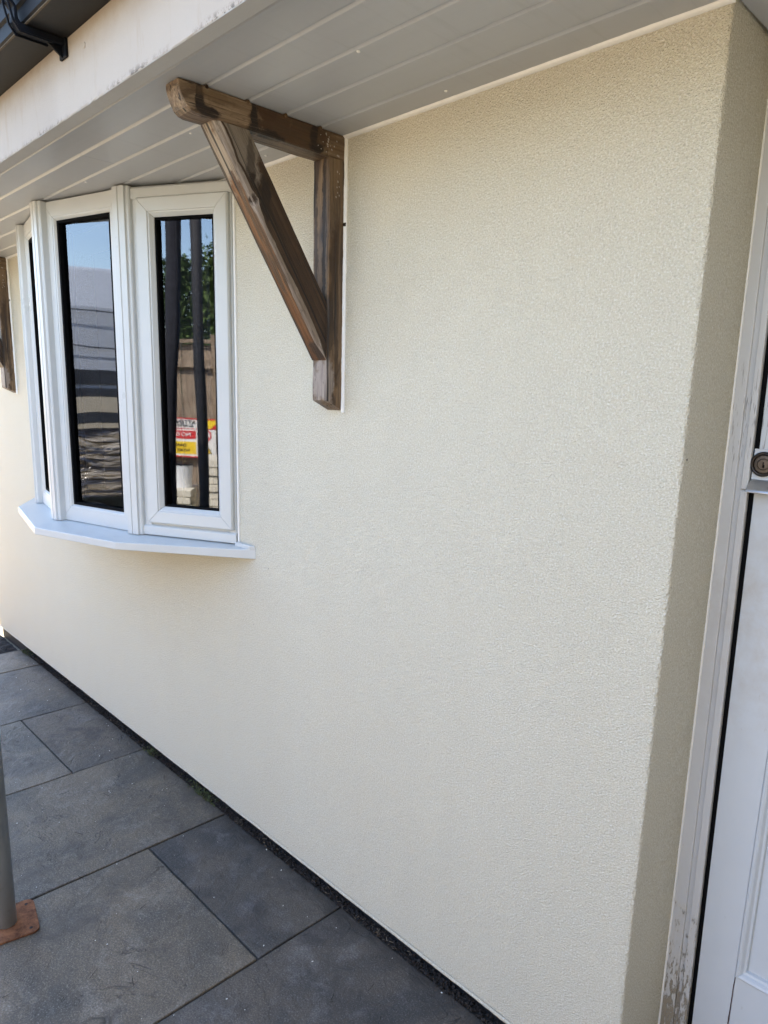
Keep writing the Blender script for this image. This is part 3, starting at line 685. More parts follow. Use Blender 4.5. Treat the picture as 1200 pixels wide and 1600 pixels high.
# curtains inside the window
def curtain(name, pts, z0, z1, label, amp=0.022, wl=0.055):
    a = [Vector(p) for p in pts]; seg = []; n = 70; vs = []
    Ls = [(a[i+1]-a[i]).length for i in range(len(a)-1)]; T = sum(Ls)
    for k in range(n+1):
        d = T*k/n; i = 0
        while i < len(Ls)-1 and d > Ls[i]: d -= Ls[i]; i += 1
        t = (a[i+1]-a[i]).normalized(); p = a[i]+t*d; nn = Vector((t.y, -t.x)); w = amp*math.sin(k/n*T/wl*2*math.pi)+0.008*fnoise(k*0.4)
        for z in (z0, (z0+z1)/2, z1): q = p+nn*w*(0.8+0.3*fnoise(k*.2, z)); vs.append((q.x, q.y, z))
    m = MB(); m.add(vs, [(k*3+i, k*3+i+1, k*3+i+4, k*3+i+3) for k in range(n) for i in range(2)])
    return tag(m.build(name, M['curtain'], smooth=True), label, 'curtain')
curtain('curtain', [(-1.80, -0.09), (-1.66, -0.03), (-1.55, 0.04)], 0.98, 1.99, 'dark curtain gathered behind the post between the two nearest panes')
curtain('curtain', [(-2.70, 0.04), (-2.52, -0.02), (-2.38, -0.07)], 0.98, 1.99, 'dark curtain hanging behind the farthest panes of the bow window')

# ------------------------------------------------------------------ timber gallows brackets
def gallows():
    root = empty('timber_bracket', (-0.8699, 0, H))
    w = 0.058
    # beam: side profile in y,z
    m = MB(); poly = [(-0.0008, -0.001), (-0.0008, -0.0545), (-0.386, -0.0545), (-0.402, -0.050), (-0.417, -0.026), (-0.4215, -0.010), (-0.421, -0.001)]
    def fn(u, v, t):
        y, z = u, v; e = 1 if -0.43 < y < -0.41 else 0
        return (-t*w - (0.0025 if t == 0 else -0.0025)*e, y, z)
    vs = []; rows = 26
    secs = []
    for k in range(rows+1):
        y = -0.0008+(-0.3855+0.0008)*k/rows; secs.append((y, -0.001, -0.0545))
    secs += [(-0.396, -0.001, -0.0525), (-0.405, -0.001, -0.047), (-0.4125, -0.001, -0.036), (-0.418, -0.001, -0.024), (-0.421, -0.0015, -0.012)]
    for i, (y, zt, zb) in enumerate(secs):
        inset = 0.0 if y > -0.39 else (abs(y)-0.39)*0.12
        c = 0.0022
        for (x, z) in ((-c-inset, zt), (-inset, zt-c), (-inset, zb+c), (-c-inset, zb), (-w+c+inset, zb), (-w+inset, zb+c), (-w+inset, zt-c), (-w+c+inset, zt)):
            d = 0.0009*fnoise(y*14, x*40, z*40); vs.append((x+d, y, z+(d if z < -0.01 else 0)))
    nn = 8; fs = [(k*nn+i, k*nn+(i+1) % nn, (k+1)*nn+(i+1) % nn, (k+1)*nn+i) for k in range(len(secs)-1) for i in range(nn)]
    fs += [tuple(range(nn)), tuple(range((len(secs)-1)*nn, len(secs)*nn))[::-1]]
    m.add(vs, fs); beam = m.build('beam', M['beam'], root)
    # small blobs of mastic left on the beam top edge at the grooves
    for gy in GY[1:5]:
        m = MB(); m.tube((0.001, gy+0.006, -0.002), (-0.008, gy+0.006, -0.002), 0.004, 8); m.build('packing_piece', M['post'], root)
    # brace with a waney chamfer on its front right arris
    m = MB(); N = 46; vs = []
    f0, f1 = Vector((-0.346, -0.0548)), Vector((-0.0525, -0.5075)); b0, b1 = Vector((-0.265, -0.0548)), Vector((-0.0525, -0.378))
    xr, xl = -0.0015, -0.0565
    for k in range(N+1):
        t = k/N
        fr = f0.lerp(f1, t); bk = b0.lerp(b1, t) if True else b0
        ch = 0.0118+0.0042*math.sin(t*9+0.6)+0.0042*fnoise(t*11)+0.0018*fnoise(t*31)+(-0.005 if t < 0.30 else 0)*(1-abs(t-0.15)/0.15 if t < 0.3 else 0)
        if t > 0.93: ch *= max(0.1, (1-t)/0.07)
        kn = math.exp(-((t-0.30)/0.02)**2)*0.004
        dirb = (bk-fr); dirb.normalize()
        e1 = fr+dirb*(ch*1.0+kn)
        dk = 0.0055+0.0045*fnoise(t*11, 7)
        pts = [(xr-ch*0.9-kn, fr.x, fr.y), (xr-ch*0.36-kn, (fr+dirb*ch*0.36).x, (fr+dirb*ch*0.36).y), (xr, e1.x, e1.y), (xr, (e1+dirb*dk).x, (e1+dirb*dk).y), (xr, bk.x, bk.y), (xl, bk.x, bk.y), (xl, fr.x, fr.y), (xl+0.0075+0.005*fnoise(t*9, 2), fr.x, fr.y)]
        for (x, y, z) in pts:
            d = 0.0009*fnoise(t*9, x*30, y*3); vs.append((x+d, y, z))
    q = 8; fs = []; ml = []
    for k in range(N):
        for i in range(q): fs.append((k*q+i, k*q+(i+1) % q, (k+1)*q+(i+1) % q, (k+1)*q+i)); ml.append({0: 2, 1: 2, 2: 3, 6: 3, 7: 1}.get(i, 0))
    fs += [tuple(range(q)), tuple(range(N*q, N*q+q))[::-1]]; ml += [0, 0]
    o = len(m.v); m.v += vs; m.f += fs; m.mi += ml
    m.build('brace', [M['brace'], M['brace_front'], M['brace_edge'], M['brace_dark']], root)
    # post
    m = MB(); N = 30; vs = []; zt, zb = -0.0552, -0.603
    for k in range(N+1):
        t = k/N; c = 0.0028
        for (x, y) in ((-c, -0.051), (0, -0.051+c), (0, -0.0006), (-w, -0.0006), (-w, -0.051+c), (-w+c, -0.051)):
            z = zt+(zb-zt)*t-(0.024*t*(1+(y+0.001)/0.05) if k == N else 0)
            d = 0.0010*fnoise(t*9, x*40, y*40); vs.append((x+d, y+d if y < -0.01 else y, z))
    q = 6; m.add(vs, [(k*q+i, k*q+(i+1) % q, (k+1)*q+(i+1) % q, (k+1)*q+i) for k in range(N) for i in range(q)]+[tuple(range(q)), tuple(range(N*q, N*q+q))[::-1]])
    m.build('post', M['post'], root)
    # white sealant line where timber meets the wall
    m = MB(); vs = []; N = 200
    for k in range(N+1):
        z = -0.002-0.630*k/N; r_ = 0.0075+0.0013*fnoise(z*30)+0.0008*fnoise(z*120)
        for i in range(5): a = i/4*math.pi/2; vs.append((r_*math.sin(a)*1.0-0.0002, -r_*0.7*math.cos(a)-0.0003, z))
    m.add(vs, [(k*5+i, k*5+i+1, k*5+i+6, k*5+i+5) for k in range(N) for i in range(4)]); m.build('sealant_bead', M['bead'], root, smooth=True)
    m = MB(); m.tube((0.0, -0.004, -0.193), (0.006, -0.004, -0.193), 0.0042, 10); m.build('bolt_head', M['bronze_dark'], root)
    # dried mastic smears
    m = MB(); rr = random.Random(3)
    for _ in range(20):
        y, z = -0.055+rr.gauss(0, 0.016), -0.030+rr.gauss(0, 0.011); s_ = rr.uniform(.0012, .0035)
        z = max(-0.05, min(-0.008, z)); y = min(y, -0.01)
        m.add([(0.0014, y, z), (0.0016, y+s_, z+s_*rr.uniform(-1, 1)), (0.0016, y+s_*.8, z+s_*1.2), (0.0014, y-s_*.3, z+s_*.9)], [(0, 1, 2, 3)])
    for _ in range(8):
        y, z = -0.028+rr.gauss(0, 0.003), rr.choice([-0.085, -0.13, -0.10])+rr.gauss(0, 0.008); s_ = rr.uniform(.0012, .003)
        m.add([(0.0014, y, z), (0.0016, y+s_, z), (0.0016, y+s_*.8, z+s_*2), (0.0014, y-s_*.3, z+s_*1.9)], [(0, 1, 2, 3)])
    m.build('mastic_smear', M['pale_smear'], root)['kind'] = 'stuff'
    return root
gb = gallows()
tag(gb, 'large weathered oak bracket in the middle with brace rising to the soffit', 'bracket', 'timber brackets either side of the bow window')
g2 = copy_tree(gb); g2.location = (-3.325, 0, H)
tag(g2, 'far oak bracket beyond the bow window, cut by the left edge of the picture', 'bracket', 'timber brackets either side of the bow window')

# ------------------------------------------------------------------ door and its frame
def lean(m_x_bot, m_x_top): return lambda z: m_x_bot+(m_x_top-m_x_bot)*z/2.05
door = empty('front_door', (0.5, 0.2, 0))
tag(door, 'white painted panelled door with worn lock at the right edge', 'door')
DO = Vector((0.5, 0.2, 0))
def leanbox(name, xs0, xs1, y0, y1, z0, z1, mat, parent, bevel=0.001, steps=1):
    """xs0/xs1 = (x at z=0, x at z=2.05) of the left and right sides"""
    a, b = lean(*xs0), lean(*xs1); m = MB(); vs = []
    for k in range(steps+1):
        z = z0+(z1-z0)*k/steps
        j = 0.0007*fnoise(z*25) if steps > 1 else 0
        vs += [(a(z)+j, y0, z), (b(z)+j, y0, z), (b(z), y1, z), (a(z), y1, z)]
    fs = [(k*4+i, k*4+(i+1) % 4, (k+1)*4+(i+1) % 4, (k+1)*4+i) for k in range(steps) for i in range(4)]+[(0, 1, 2, 3), (steps*4, steps*4+3, steps*4+2, steps*4+1)]
    m.add([(x-DO.x, y-DO.y, z) for x, y, z in vs], fs); return m.build(name, mat, parent, bevel=bevel)
FL, FA, FB = (-0.0005, -0.0095), (0.030, 0.010), (0.0575, 0.0295)
def shx(p, d): return (p[0]+d, p[1]+d)
leanbox('door_jamb', shx(FL, 0.0), shx(FB, -0.002), 0.204, 0.30, 0.002, 2.06, M['doorframe'], door, 0.001)
leanbox('jamb_facing', shx(FL, 0.0012), FA, 0.1985, 0.206, 0.003, 2.06, M['doorframe'], door, 0.002, 60)
leanbox('sealant_bead', shx(FL, -0.003), shx(FL, 0.0035), 0.1955, 0.203, 0.003, 2.06, M['bead'], door, 0.0022, 90)
leanbox('stop_bead', shx(FA, 0.010), FB, 0.1970, 0.206, 1.2745, 2.05, M['doorframe'], door, 0.0018, 30)
leanbox('stop_bead', shx(FA, 0.010), FB, 0.1970, 0.206, 0.003, 1.2725, M['doorframe'], door, 0.0018, 50)
leanbox('gap_strip', shx(FB, -0.001), shx(FB, 0.0105), 0.2125, 0.30, 0.0, 2.06, M['gasket'], door, 0)  # near-black strip filling the gap between bead and door leaf
GP = shx(FB, 0.0085)
# leaf built as stiles and rails around recessed panels
LZ0, LZ1 = 0.035, 2.04
pl, pr = 0.150, 0.80
leafm = M['door']
leanbox('stile', GP, (0.1335, 0.1335), 0.208, 0.25, LZ0, LZ1, leafm, door, 0.0012)
leanbox('stile', (0.82, 0.82), (0.925, 0.925), 0.208, 0.25, LZ0, LZ1, leafm, door, 0.0012)
for za, zb in ((LZ0, 0.290), (0.80, 0.93), (1.93, LZ1)): leanbox('rail', (0.1345, 0.1345), (0.819, 0.819), 0.208, 0.25, za, zb, leafm, door, 0.0012)
def panel(z0, z1):
    leanbox('panel', (0.1345, 0.1345), (0.819, 0.819), 0.222, 0.24, z0-0.001, z1+0.001, leafm, door, 0)
    # bolection moulding
    m = MB(); cs = [(0.1345, z0, 1, 1), (0.819, z0, -1, 1), (0.819, z1, -1, -1), (0.1345, z1, 1, -1)]; prof_ = [(0, 0.223), (0, 0.2055), (0.004, 0.2040), (0.008, 0.2065), (0.012, 0.213), (0.0165, 0.2145), (0.018, 0.223)]
    for k in range(4):
        a, b = cs[k], cs[(k+1) % 4]; q = len(prof_)
        vs = [(c[0]+c[2]*d-DO.x, y-DO.y, c[1]+c[3]*d) for c in (a, b) for d, y in prof_]
        m.add(vs, [(i, (i+1) % q, q+(i+1) % q, q+i) for i in range(q)]+[tuple(range(q))[::-1], tuple(range(q, 2*q))])
    m.build('panel_moulding', leafm, door, bevel=0.0008)
panel(0.291, 0.80-0.001); panel(0.931, 1.929)
# crack along the stile at the foot
m = MB(); vs = []
for k in range(31):
    z = 0.045+0.245*k/30; w = 0.0007+0.0018*(1-k/30)*(0.6+fnoise(z*60)); x = 0.1343+0.0016*fnoise(z*40)-0.002*(1-k/30)
    vs += [(x-w-DO.x, 0.2070-DO.y, z), (x+w-DO.x, 0.2070-DO.y, z)]
m.add(vs, [(2*k, 2*k+1, 2*k+3, 2*k+2) for k in range(30)])
m.build('crack', plain('split_wood', (0.07, 0.04, 0.035), 0.9), door)
leanbox('door_jamb', (0.935, 0.935), (0.99, 0.99), 0.204, 0.30, 0.002, 2.06, M['doorframe'], door)
leanbox('door_head', (-0.006, -0.009), (0.99, 0.99), 0.2035, 0.30, 2.061, 2.12, M['doorframe'], door)
leanbox('threshold', (0.0, 0.0), (0.96, 0.96), 0.195, 0.27, 0.0, 0.030, M['doorframe'], door)
# over-door wall
m = MB(); m.box(-0.012, 0.96, 0.2045, 0.26, 2.121, 2.5); m.build('lintel_panel', M['render'], door)
# lock
lk = empty('lock', (0.060-DO.x, 0.2075-DO.y, 1.3225)); lk.parent = door
def ringmesh(prof, n=36):
    m = MB(); q = len(prof); vs = []
    for k in range(n):
        a = 2*math.pi*k/n
        for r_, y in prof: vs.append((r_*math.cos(a), y, r_*math.sin(a)))
    m.add(vs, [(k*q+i, k*q+i+1, ((k+1) % n)*q+i+1, ((k+1) % n)*q+i) for k in range(n) for i in range(q-1)]); return m
ringmesh([(0.0225, 0.0), (0.0225, -0.006), (0.0205, -0.0095), (0.0180, -0.0095), (0.0162, -0.0075), (0.0162, -0.002)]).build('lock_ring', M['bronze_dark'], lk, smooth=True)
ringmesh([(0.0161, -0.003), (0.0155, -0.0058), (0.0105, -0.0062), (0.0098, -0.0045), (0.0092, -0.0062), (0.0, -0.0064)]).build('cylinder_face', M['bronze'], lk, smooth=False)
m = MB(); m.box(-0.0009, 0.0009, -0.0071, -0.006, -0.0065, 0.004); m.box(0.0008, 0.0024, -0.0071, -0.006, -0.0065, -0.001); m.build('keyhole', M['gasket'], lk)
m = MB(); m.prism([(-0.0, -0.0275), (-0.006, -0.029), (-0.026, -0.046), (-0.028, -0.0505), (-0.024, -0.0515), (0.0, -0.036)], lambda u, v, t: (t, u, v), -0.018, 0.075); m.build('pull_lip', M['chrome'], lk, bevel=0.0014)
m = MB(); m.box(-0.019, 0.075, -0.0022, 0.0, -0.030, 0.027); m.build('backing_plate', M['door'], lk, bevel=0.001)

# ------------------------------------------------------------------ scaffold post with rusty base plate
def pole(loc, label, mat, h=4.2, plate=True):
    root = empty('scaffold_pole', loc)
    m = MB(); n = 28
    m.tube((0, 0, 0.008), (0, 0, h), 0.0242, n); o = m.build('tube', mat, root, smooth=False)
    for p in o.data.polygons: p.use_smooth = len(p.vertices) == 4
    if plate:
        m = MB(); w = 0.072; poly = []
        for cx, cy, a0 in ((w-.02, w-.02, 0), (-w+.02, w-.02, 90), (-w+.02, -w+.02, 180), (w-.02, -w+.02, 270)):
            for k in range(6): a = R(a0+18*k); poly.append((cx+.02*math.cos(a), cy+.02*math.sin(a)))
        m.prism(poly, lambda u, v, t: (u, v, t), 0.0015, 0.0072)
        bp = m.build('base_plate', M['rust'], root, bevel=0.001); bp.rotation_euler = (0, 0, R(-11))
        for sx, sy in ((.052, .052), (-.052, .052), (.052, -.052), (-.052, -.052)):
            m = MB(); m.tube((sx, sy, 0.0071), (sx, sy, 0.0076), 0.0045, 10); m.build('nail_hole', M['soil'], bp)
    return tag(root, label, 'scaffold pole', 'scaffold poles standing on the patio')
pole((-1.380, -0.722, 0), 'galvanised scaffold pole on a rusty plate at the left edge of the patio', M['galv'])
M['darkpole'] = plain('dark_steel', (0.03, 0.03, 0.035), 0.7, grain=0.2)  # near-black base colour for the outer pole
pole((-1.657, -1.44, 0), 'dark scaffold pole further out, seen mirrored in the nearest pane', M['darkpole'])
nr = empty('rolled_netting', (-1.885, -1.49, 0)); nr.rotation_euler = (0, math.atan(0.056), 0); m = MB(); N = 60; q = 20; vs = []
for k in range(N+1):
    z = 3.9*k/N
    for i in range(q):
        a = 2*math.pi*i/q; r_ = 0.036*(1+0.16*fnoise(z*2.5, i*0.7)+0.10*math.sin(i*2.5)); vs.append((r_*math.cos(a), r_*math.sin(a), z+0.002))
m.add(vs, [(k*q+i, k*q+(i+1) % q, (k+1)*q+(i+1) % q, (k+1)*q+i) for k in range(N) for i in range(q)]); m.build('netting', plain('dark_netting', (0.018, 0.02, 0.03), 0.9), nr, smooth=True)
tag(nr, 'dark rolled scaffold netting standing beside the outer pole', 'rolled netting')
# grass tuft by the plate
def tuft(cx, cy, n, r, h, label, name='grass_tuft'):
    m = MB()
    for _ in range(n):
        a = rnd.uniform(0, 2*math.pi); rr = rnd.uniform(0, r); x, y = cx+rr*math.cos(a), cy+rr*math.sin(a); b = rnd.uniform(0, 2*math.pi); hh = h*rnd.uniform(.4, 1); ln = hh*rnd.uniform(.5, 1.5); w = 0.0011
        px, py = -math.sin(b)*w, math.cos(b)*w; vs = []
        for k in range(5):
            t = k/4; q = (x+math.cos(b)*ln*t*t, y+math.sin(b)*ln*t*t, 0.001+hh*(t-0.45*t*t)); s_ = 1-t*0.85
            vs += [(q[0]-px*s_, q[1]-py*s_, q[2]), (q[0]+px*s_, q[1]+py*s_, q[2])]
        m.add(vs, [(2*k, 2*k+1, 2*k+3, 2*k+2) for k in range(4)])
    return tag(m.build(name, M['grass']), label, 'grass')
tuft(-1.335, -0.808, 60, 0.03, 0.055, 'small tuft of green grass on the slabs beside the rusty base plate')
tuft(-1.612, -0.016, 26, 0.022, 0.022, 'tiny green weed sprouting between the slabs and the black plinth', 'weed')

# unseen wall added right of the door to shade the recess and bounce warmth
m = MB(); m.box(1.75, 2.0, -4.2, -0.003, -0.04, 2.75)
tag(m.build('added_side_wall', plain('sand_render', (0.41, 0.33, 0.20), 0.9, grain=0.1, gs=25, bump=0.4, bs=60)), 'added sand coloured wall right of the door, unseen, shading the recess', 'wall')

# ------------------------------------------------------------------ the garden side, seen mirrored in the window panes
M['fence'] = mk_wood('fence_timber', (0, 0, 0), (0.36, 0.28, 0.20), (0.25, 0.19, 0.135), (0.14, 0.10, 0.07), [], 2.2, 0.4, 0.85)
FY = -4.75
bdm = MB().box(-0.066, 0.066, -0.008, 0.008, 0.0, 1.83); board_me = None
for pn in range(3):
    x0 = -3.75+1.83*pn
    fr = empty('fence_panel', (x0, FY, 0))
    tag(fr, ['weathered timber fence panel carrying the red and yellow warning sign', 'weathered timber fence panel behind the taller stack of pale stone', 'weathered timber fence panel nearest the added sand coloured wall'][pn], 'fence panel', 'timber fence panels along the garden')
    for k in range(13):
        if board_me is None:
            o = bdm.build('fence_board', M['fence'], fr); board_me = o.data
        else:
            o = bpy.data.objects.new('fence_board', board_me); C.objects.link(o); o.parent = fr
        o.location = (0.07+0.138*k, rnd.uniform(-.002, .002), rnd.uniform(-.004, .004))
    for z in (0.25, 0.92, 1.62): MB().box(0.0, 1.82, 0.009, 0.052, z, z+0.075).build('fence_rail', M['fence'], fr)
    MB().box(0.0, 1.82, -0.03, 0.06, 1.845, 1.88).build('cap_rail', M['fence'], fr)
    MB().box(-0.05, 0.045, -0.05, 0.075, 0.0, 1.93).build('fence_post', M['fence'], fr)

# unseen orange panels added left of the wall to bounce warm light onto it
wf_ = Mat('orange_bounce_timber', 0.8, 0.2); wn_ = wf_.noise(wf_.coord((40, 40, 3)), 1.0, 4, 0.6); wf_.col(wf_.mix(wn_, (0.19, 0.12, 0.05), (0.28, 0.18, 0.085)))
bm_ = None
for pn in range(2):
    fr = empty('fence_panel', (-7.85+1.86*pn, -2.35, -0.045))
    tag(fr, ['added orange panel further out to the left, bouncing warm light', 'added orange panel nearest the cream wall, bouncing warm light'][pn], 'fence panel', 'added orange bounce panels left of the house')
    for k in range(13):
        if bm_ is None: o = MB().box(-0.066, 0.066, -0.008, 0.008, 0.0, 1.75).build('fence_board', wf_.m, fr); bm_ = o.data
        else: o = bpy.data.objects.new('fence_board', bm_); C.objects.link(o); o.parent = fr
        o.location = (0.07+0.138*k, rnd.uniform(-.002, .002), 0)
    for z in (0.3, 1.4): MB().box(0.0, 1.82, -0.052, -0.009, z, z+0.07).build('fence_rail', wf_.m, fr)
    MB().box(-0.05, 0.0, -0.05, 0.04, 0.0, 1.85).build('fence_post', wf_.m, fr)

# site sign on the fence
sg = empty('warning_sign', (-2.215, FY+0.075, 0.995))
tag(sg, 'white red and yellow site warning sign fixed to the timber fence', 'sign')
def fl(name, c, rough=0.45):
    return plain(name, c, rough, grain=0.02)
cw, cr, cy_, ck = fl('sign_white', (0.75, 0.75, 0.73)), fl('sign_red', (0.55, 0.02, 0.02)), fl('sign_yellow', (0.80, 0.55, 0.02)), fl('sign_black', (0.02, 0.02, 0.02))
# seen from the house (+y side) left is +x
def sb(x0, x1, z0, z1, d, mat, name): return MB().box(x0, x1, d-0.0015, d, z0, z1).build(name, mat, sg)
MB().box(-0.24, 0.24, -0.004, 0.0, -0.17, 0.17).build('sign_board', cw, sg)
sb(-0.24, 0.24, 0.158, 0.17, 0.002, cr, 'red_border'); sb(-0.24, 0.24, -0.17, -0.158, 0.002, cr, 'red_border'); sb(-0.24, 0.24, 0.072, 0.078, 0.002, cr, 'red_border')
m = MB(); m.add([(0.24, 0.002, 0.158), (0.15, 0.002, 0.158), (0.15, 0.002, 0.08), (0.24, 0.002, 0.08)], [(0, 1, 2, 3)]); m.build('yellow_panel', cy_, sg)
m = MB(); m.add([(0.24, 0.0035, 0.12), (0.20, 0.0035, 0.08), (0.24, 0.0035, 0.08)], [(0, 1, 2)]); m.build('red_corner', cr, sg)
sb(-0.22, 0.075, -0.01, 0.058, 0.002, cr, 'red_panel'); sb(-0.22, 0.075, -0.14, -0.035, 0.002, cy_, 'yellow_panel')
def ann(cx, cz, r0, r1, mat, name):
    m = MB(); n = 28; vs = []
    for k in range(n): a = 2*math.pi*k/n; vs += [(cx+r0*math.cos(a), 0.002, cz+r0*math.sin(a)), (cx+r1*math.cos(a), 0.002, cz+r1*math.sin(a))]
    m.add(vs, [(2*k, 2*k+1, (2*k+3) % (2*n), (2*k+2) % (2*n)) for k in range(n)]); return m.build(name, mat, sg)
ann(0.155, 0.02, 0.036, 0.048, cr, 'prohibition_ring')
m = MB(); m.add([(0.123, 0.0032, 0.044), (0.131, 0.0032, 0.052), (0.187, 0.0032, -0.004), (0.179, 0.0032, -0.012)], [(0, 1, 2, 3)]); m.build('prohibition_bar', cr, sg)
m = MB(); m.box(0.149, 0.161, 0.0016, 0.0024, -0.004, 0.028); m.tube((0.155, 0.0016, 0.036), (0.155, 0.0024, 0.036), 0.007, 12); m.build('figure_mark', ck, sg)
m = MB(); m.add([(0.105, 0.0018, -0.135), (0.205, 0.0018, -0.135), (0.155, 0.0018, -0.048)], [(0, 1, 2)]); m.build('triangle_edge', ck, sg)
m = MB(); m.add([(0.116, 0.0030, -0.129), (0.194, 0.0030, -0.129), (0.155, 0.0030, -0.061)], [(0, 1, 2)]); m.build('triangle_fill', cy_, sg)
m = MB(); m.box(0.152, 0.158, 0.0030, 0.0042, -0.108, -0.080); m.box(0.152, 0.158, 0.0030, 0.0042, -0.121, -0.114); m.build('exclamation_mark', ck, sg)
def text(body, x, z, size, mat):
    cu = bpy.data.curves.new('lettering', 'FONT'); cu.body = body; cu.size = size; cu.extrude = 0.0004; cu.align_x = 'CENTER'; cu.align_y = 'CENTER'; cu.offset = 0.0008
    cu.materials.append(mat); tmp = bpy.data.objects.new('tmp', cu); C.objects.link(tmp); bpy.context.view_layer.update(); me = bpy.data.meshes.new_from_object(tmp.evaluated_get(bpy.context.evaluated_depsgraph_get())); bpy.data.objects.remove(tmp); me.name = 'lettering'; o = bpy.data.objects.new('lettering', me); C.objects.link(o); o.parent = sg; o['kind'] = 'stuff'
    o.rotation_euler = (R(90), 0, R(180)); o.location = (x, 0.0042, z)
text('ATTENTION', -0.05, 0.130, 0.046, ck); text('ALL VISITORS REPORT', -0.05, 0.100, 0.022, ck)
text('NO ENTRY', -0.072, 0.026, 0.044, cw); text('DANGER', -0.072, -0.066, 0.036, ck); text('WORK AREA', -0.072, -0.108, 0.034, ck)

# stone packs, bucket, spiky plant
M['pale'] = plain('pale_stone', (0.62, 0.58, 0.48), 0.85, grain=0.15, gs=20, bump=0.3, bs=80)
def pack(x0, x1, y0, y1, n, label):
    r_ = empty('stone_pack', ((x0+x1)/2, (y0+y1)/2, -0.045)); h = 0.062
    for k in range(n):
        d = rnd.uniform(-.012, .012); w = (x1-x0)/2; q = (y1-y0)/2
        MB().box(-w+d, w+d, -q+d, q-d, k*h*1.12+0.1, k*h*1.12+h+0.1).build('stone_slab', M['pale'], r_, bevel=0.004)
    for s_ in (-1, 0, 1): MB().box(-0.05+s_*(x1-x0)*.36, 0.05+s_*(x1-x0)*.36, -(y1-y0)/2, (y1-y0)/2, 0.0, 0.098).build('pallet_block', M['fence'], r_)
    return tag(r_, label, 'stone pack', 'packs of pale stone by the fence')
pack(-2.85, -2.10, -4.45, -3.95, 8, 'lower pack of pale stone slabs on a pallet below the warning sign')
pack(-1.98, -1.35, -4.35, -3.85, 12, 'taller pack of pale stone slabs beside the lower one')
b = empty('bucket', (-2.21, -4.2, 0.60)); m = MB(); m.tube((0, 0, 0), (0, 0, 0.20), 0.085, 20, 0, 0.105); m.build('pail', plain('white_plastic', (0.75, 0.77, 0.8), 0.4), b); m = MB(); m.tube((0, 0, 0.2), (0, 0, 0.215), 0.109, 20); m.build('rim', M['gutter'], b)
tag(b, 'white plastic bucket with dark rim on top of the lower stone pack', 'bucket')
pp = empty('spiky_plant', (-2.27, -3.6, -0.045)); m = MB()
for k in range(46):
    a = rnd.uniform(0, 2*math.pi); ln = rnd.uniform(.35, .6); hh = rnd.uniform(.45, .95); w = 0.014; px, py = -math.sin(a)*w, math.cos(a)*w; vs = []
    for j in range(6):
        t = j/5; q = (math.cos(a)*ln*t, math.sin(a)*ln*t, hh*(1.5*t-0.9*t*t)); s_ = 1-t*0.9
        vs += [(q[0]-px*s_, q[1]-py*s_, q[2]), (q[0]+px*s_, q[1]+py*s_, q[2])]
    m.add(vs, [(2*j, 2*j+1, 2*j+3, 2*j+2) for j in range(5)])
m.build('leaves', plain('plant_leaf', (0.08, 0.12, 0.035), 0.5, grain=0.3), pp)
tag(pp, 'spiky plant with long arching leaves in front of the stone packs', 'plant')

# trees beyond the fence
def mk_leaf(c):
    m = Mat('tree_leaf', 0.6, 0.3); oi = m.noise(m.coord(), 1.6, 3, 0.6)
    m.col(m.mix(oi, tuple(x*0.55 for x in c), tuple(x*1.5 for x in c))); m.b.inputs['Subsurface Weight'].default_value = 0.0; return m.m
def tree(x, y, h, r, label, c):
    root = empty('tree', (x, y, -0.045)); m = MB(); m.tube((0, 0, 0), (0.05, 0.03, h*0.55), 0.11, 10, 0, 0.05); m.tube((0.05, 0.03, h*0.55), (0, 0, h*0.93), 0.05, 8, 0, 0.01)
    for k in range(9):
        a = k*2.4; z = h*(0.25+0.07*k); m.tube((0.03, 0.02, z), (math.cos(a)*r*0.6, math.sin(a)*r*0.6, z+0.35), 0.025, 6, 0, 0.006)
    m.build('trunk', M['fence'], root)
    m = MB(); cl = []
    for k in range(90):
        t = rnd.random()**0.8; z = h*(0.16+0.84*t); rr = r*(1-t)**0.75*rnd.uniform(0.5, 1.05)+0.05; a = rnd.uniform(0, 2*math.pi); cl.append((rr*math.cos(a), rr*math.sin(a), z, 0.16+0.30*(1-t)))
    for (cx, cy, cz, cr_) in cl:
        for _ in range(75):
            p = Vector((cx, cy, cz))+Vector((rnd.gauss(0, 1), rnd.gauss(0, 1), rnd.gauss(0, 1)))*cr_*0.55
            a = Vector((rnd.gauss(0, 1), rnd.gauss(0, 1), rnd.gauss(0, .7))).normalized(); b = a.orthogonal().normalized(); s_ = rnd.uniform(.03, .07)
            m.add([p-a*s_, p+b*s_*.4, p+a*s_, p-b*s_*.4], [(0, 1, 2, 3)])
    m.build('crown', mk_leaf(c), root)
    return tag(root, label, 'tree', 'trees beyond the fence')
for t_ in ((-3.02, -9.9, 3.35, 0.55, 'pointed dark green tree beyond the fence, above the warning sign', (0.05, 0.085, 0.022)),
           (-2.42, -9.7, 3.65, 0.55, 'tall lighter green tree beyond the fence', (0.075, 0.115, 0.03)),
           (-4.3, -10.3, 3.2, 1.0, 'broad dark green tree further along the fence', (0.04, 0.07, 0.02)),
           (-1.1, -9.8, 3.3, 1.0, 'short bushy green tree at the right end of the fence', (0.06, 0.1, 0.03))): tree(*t_)

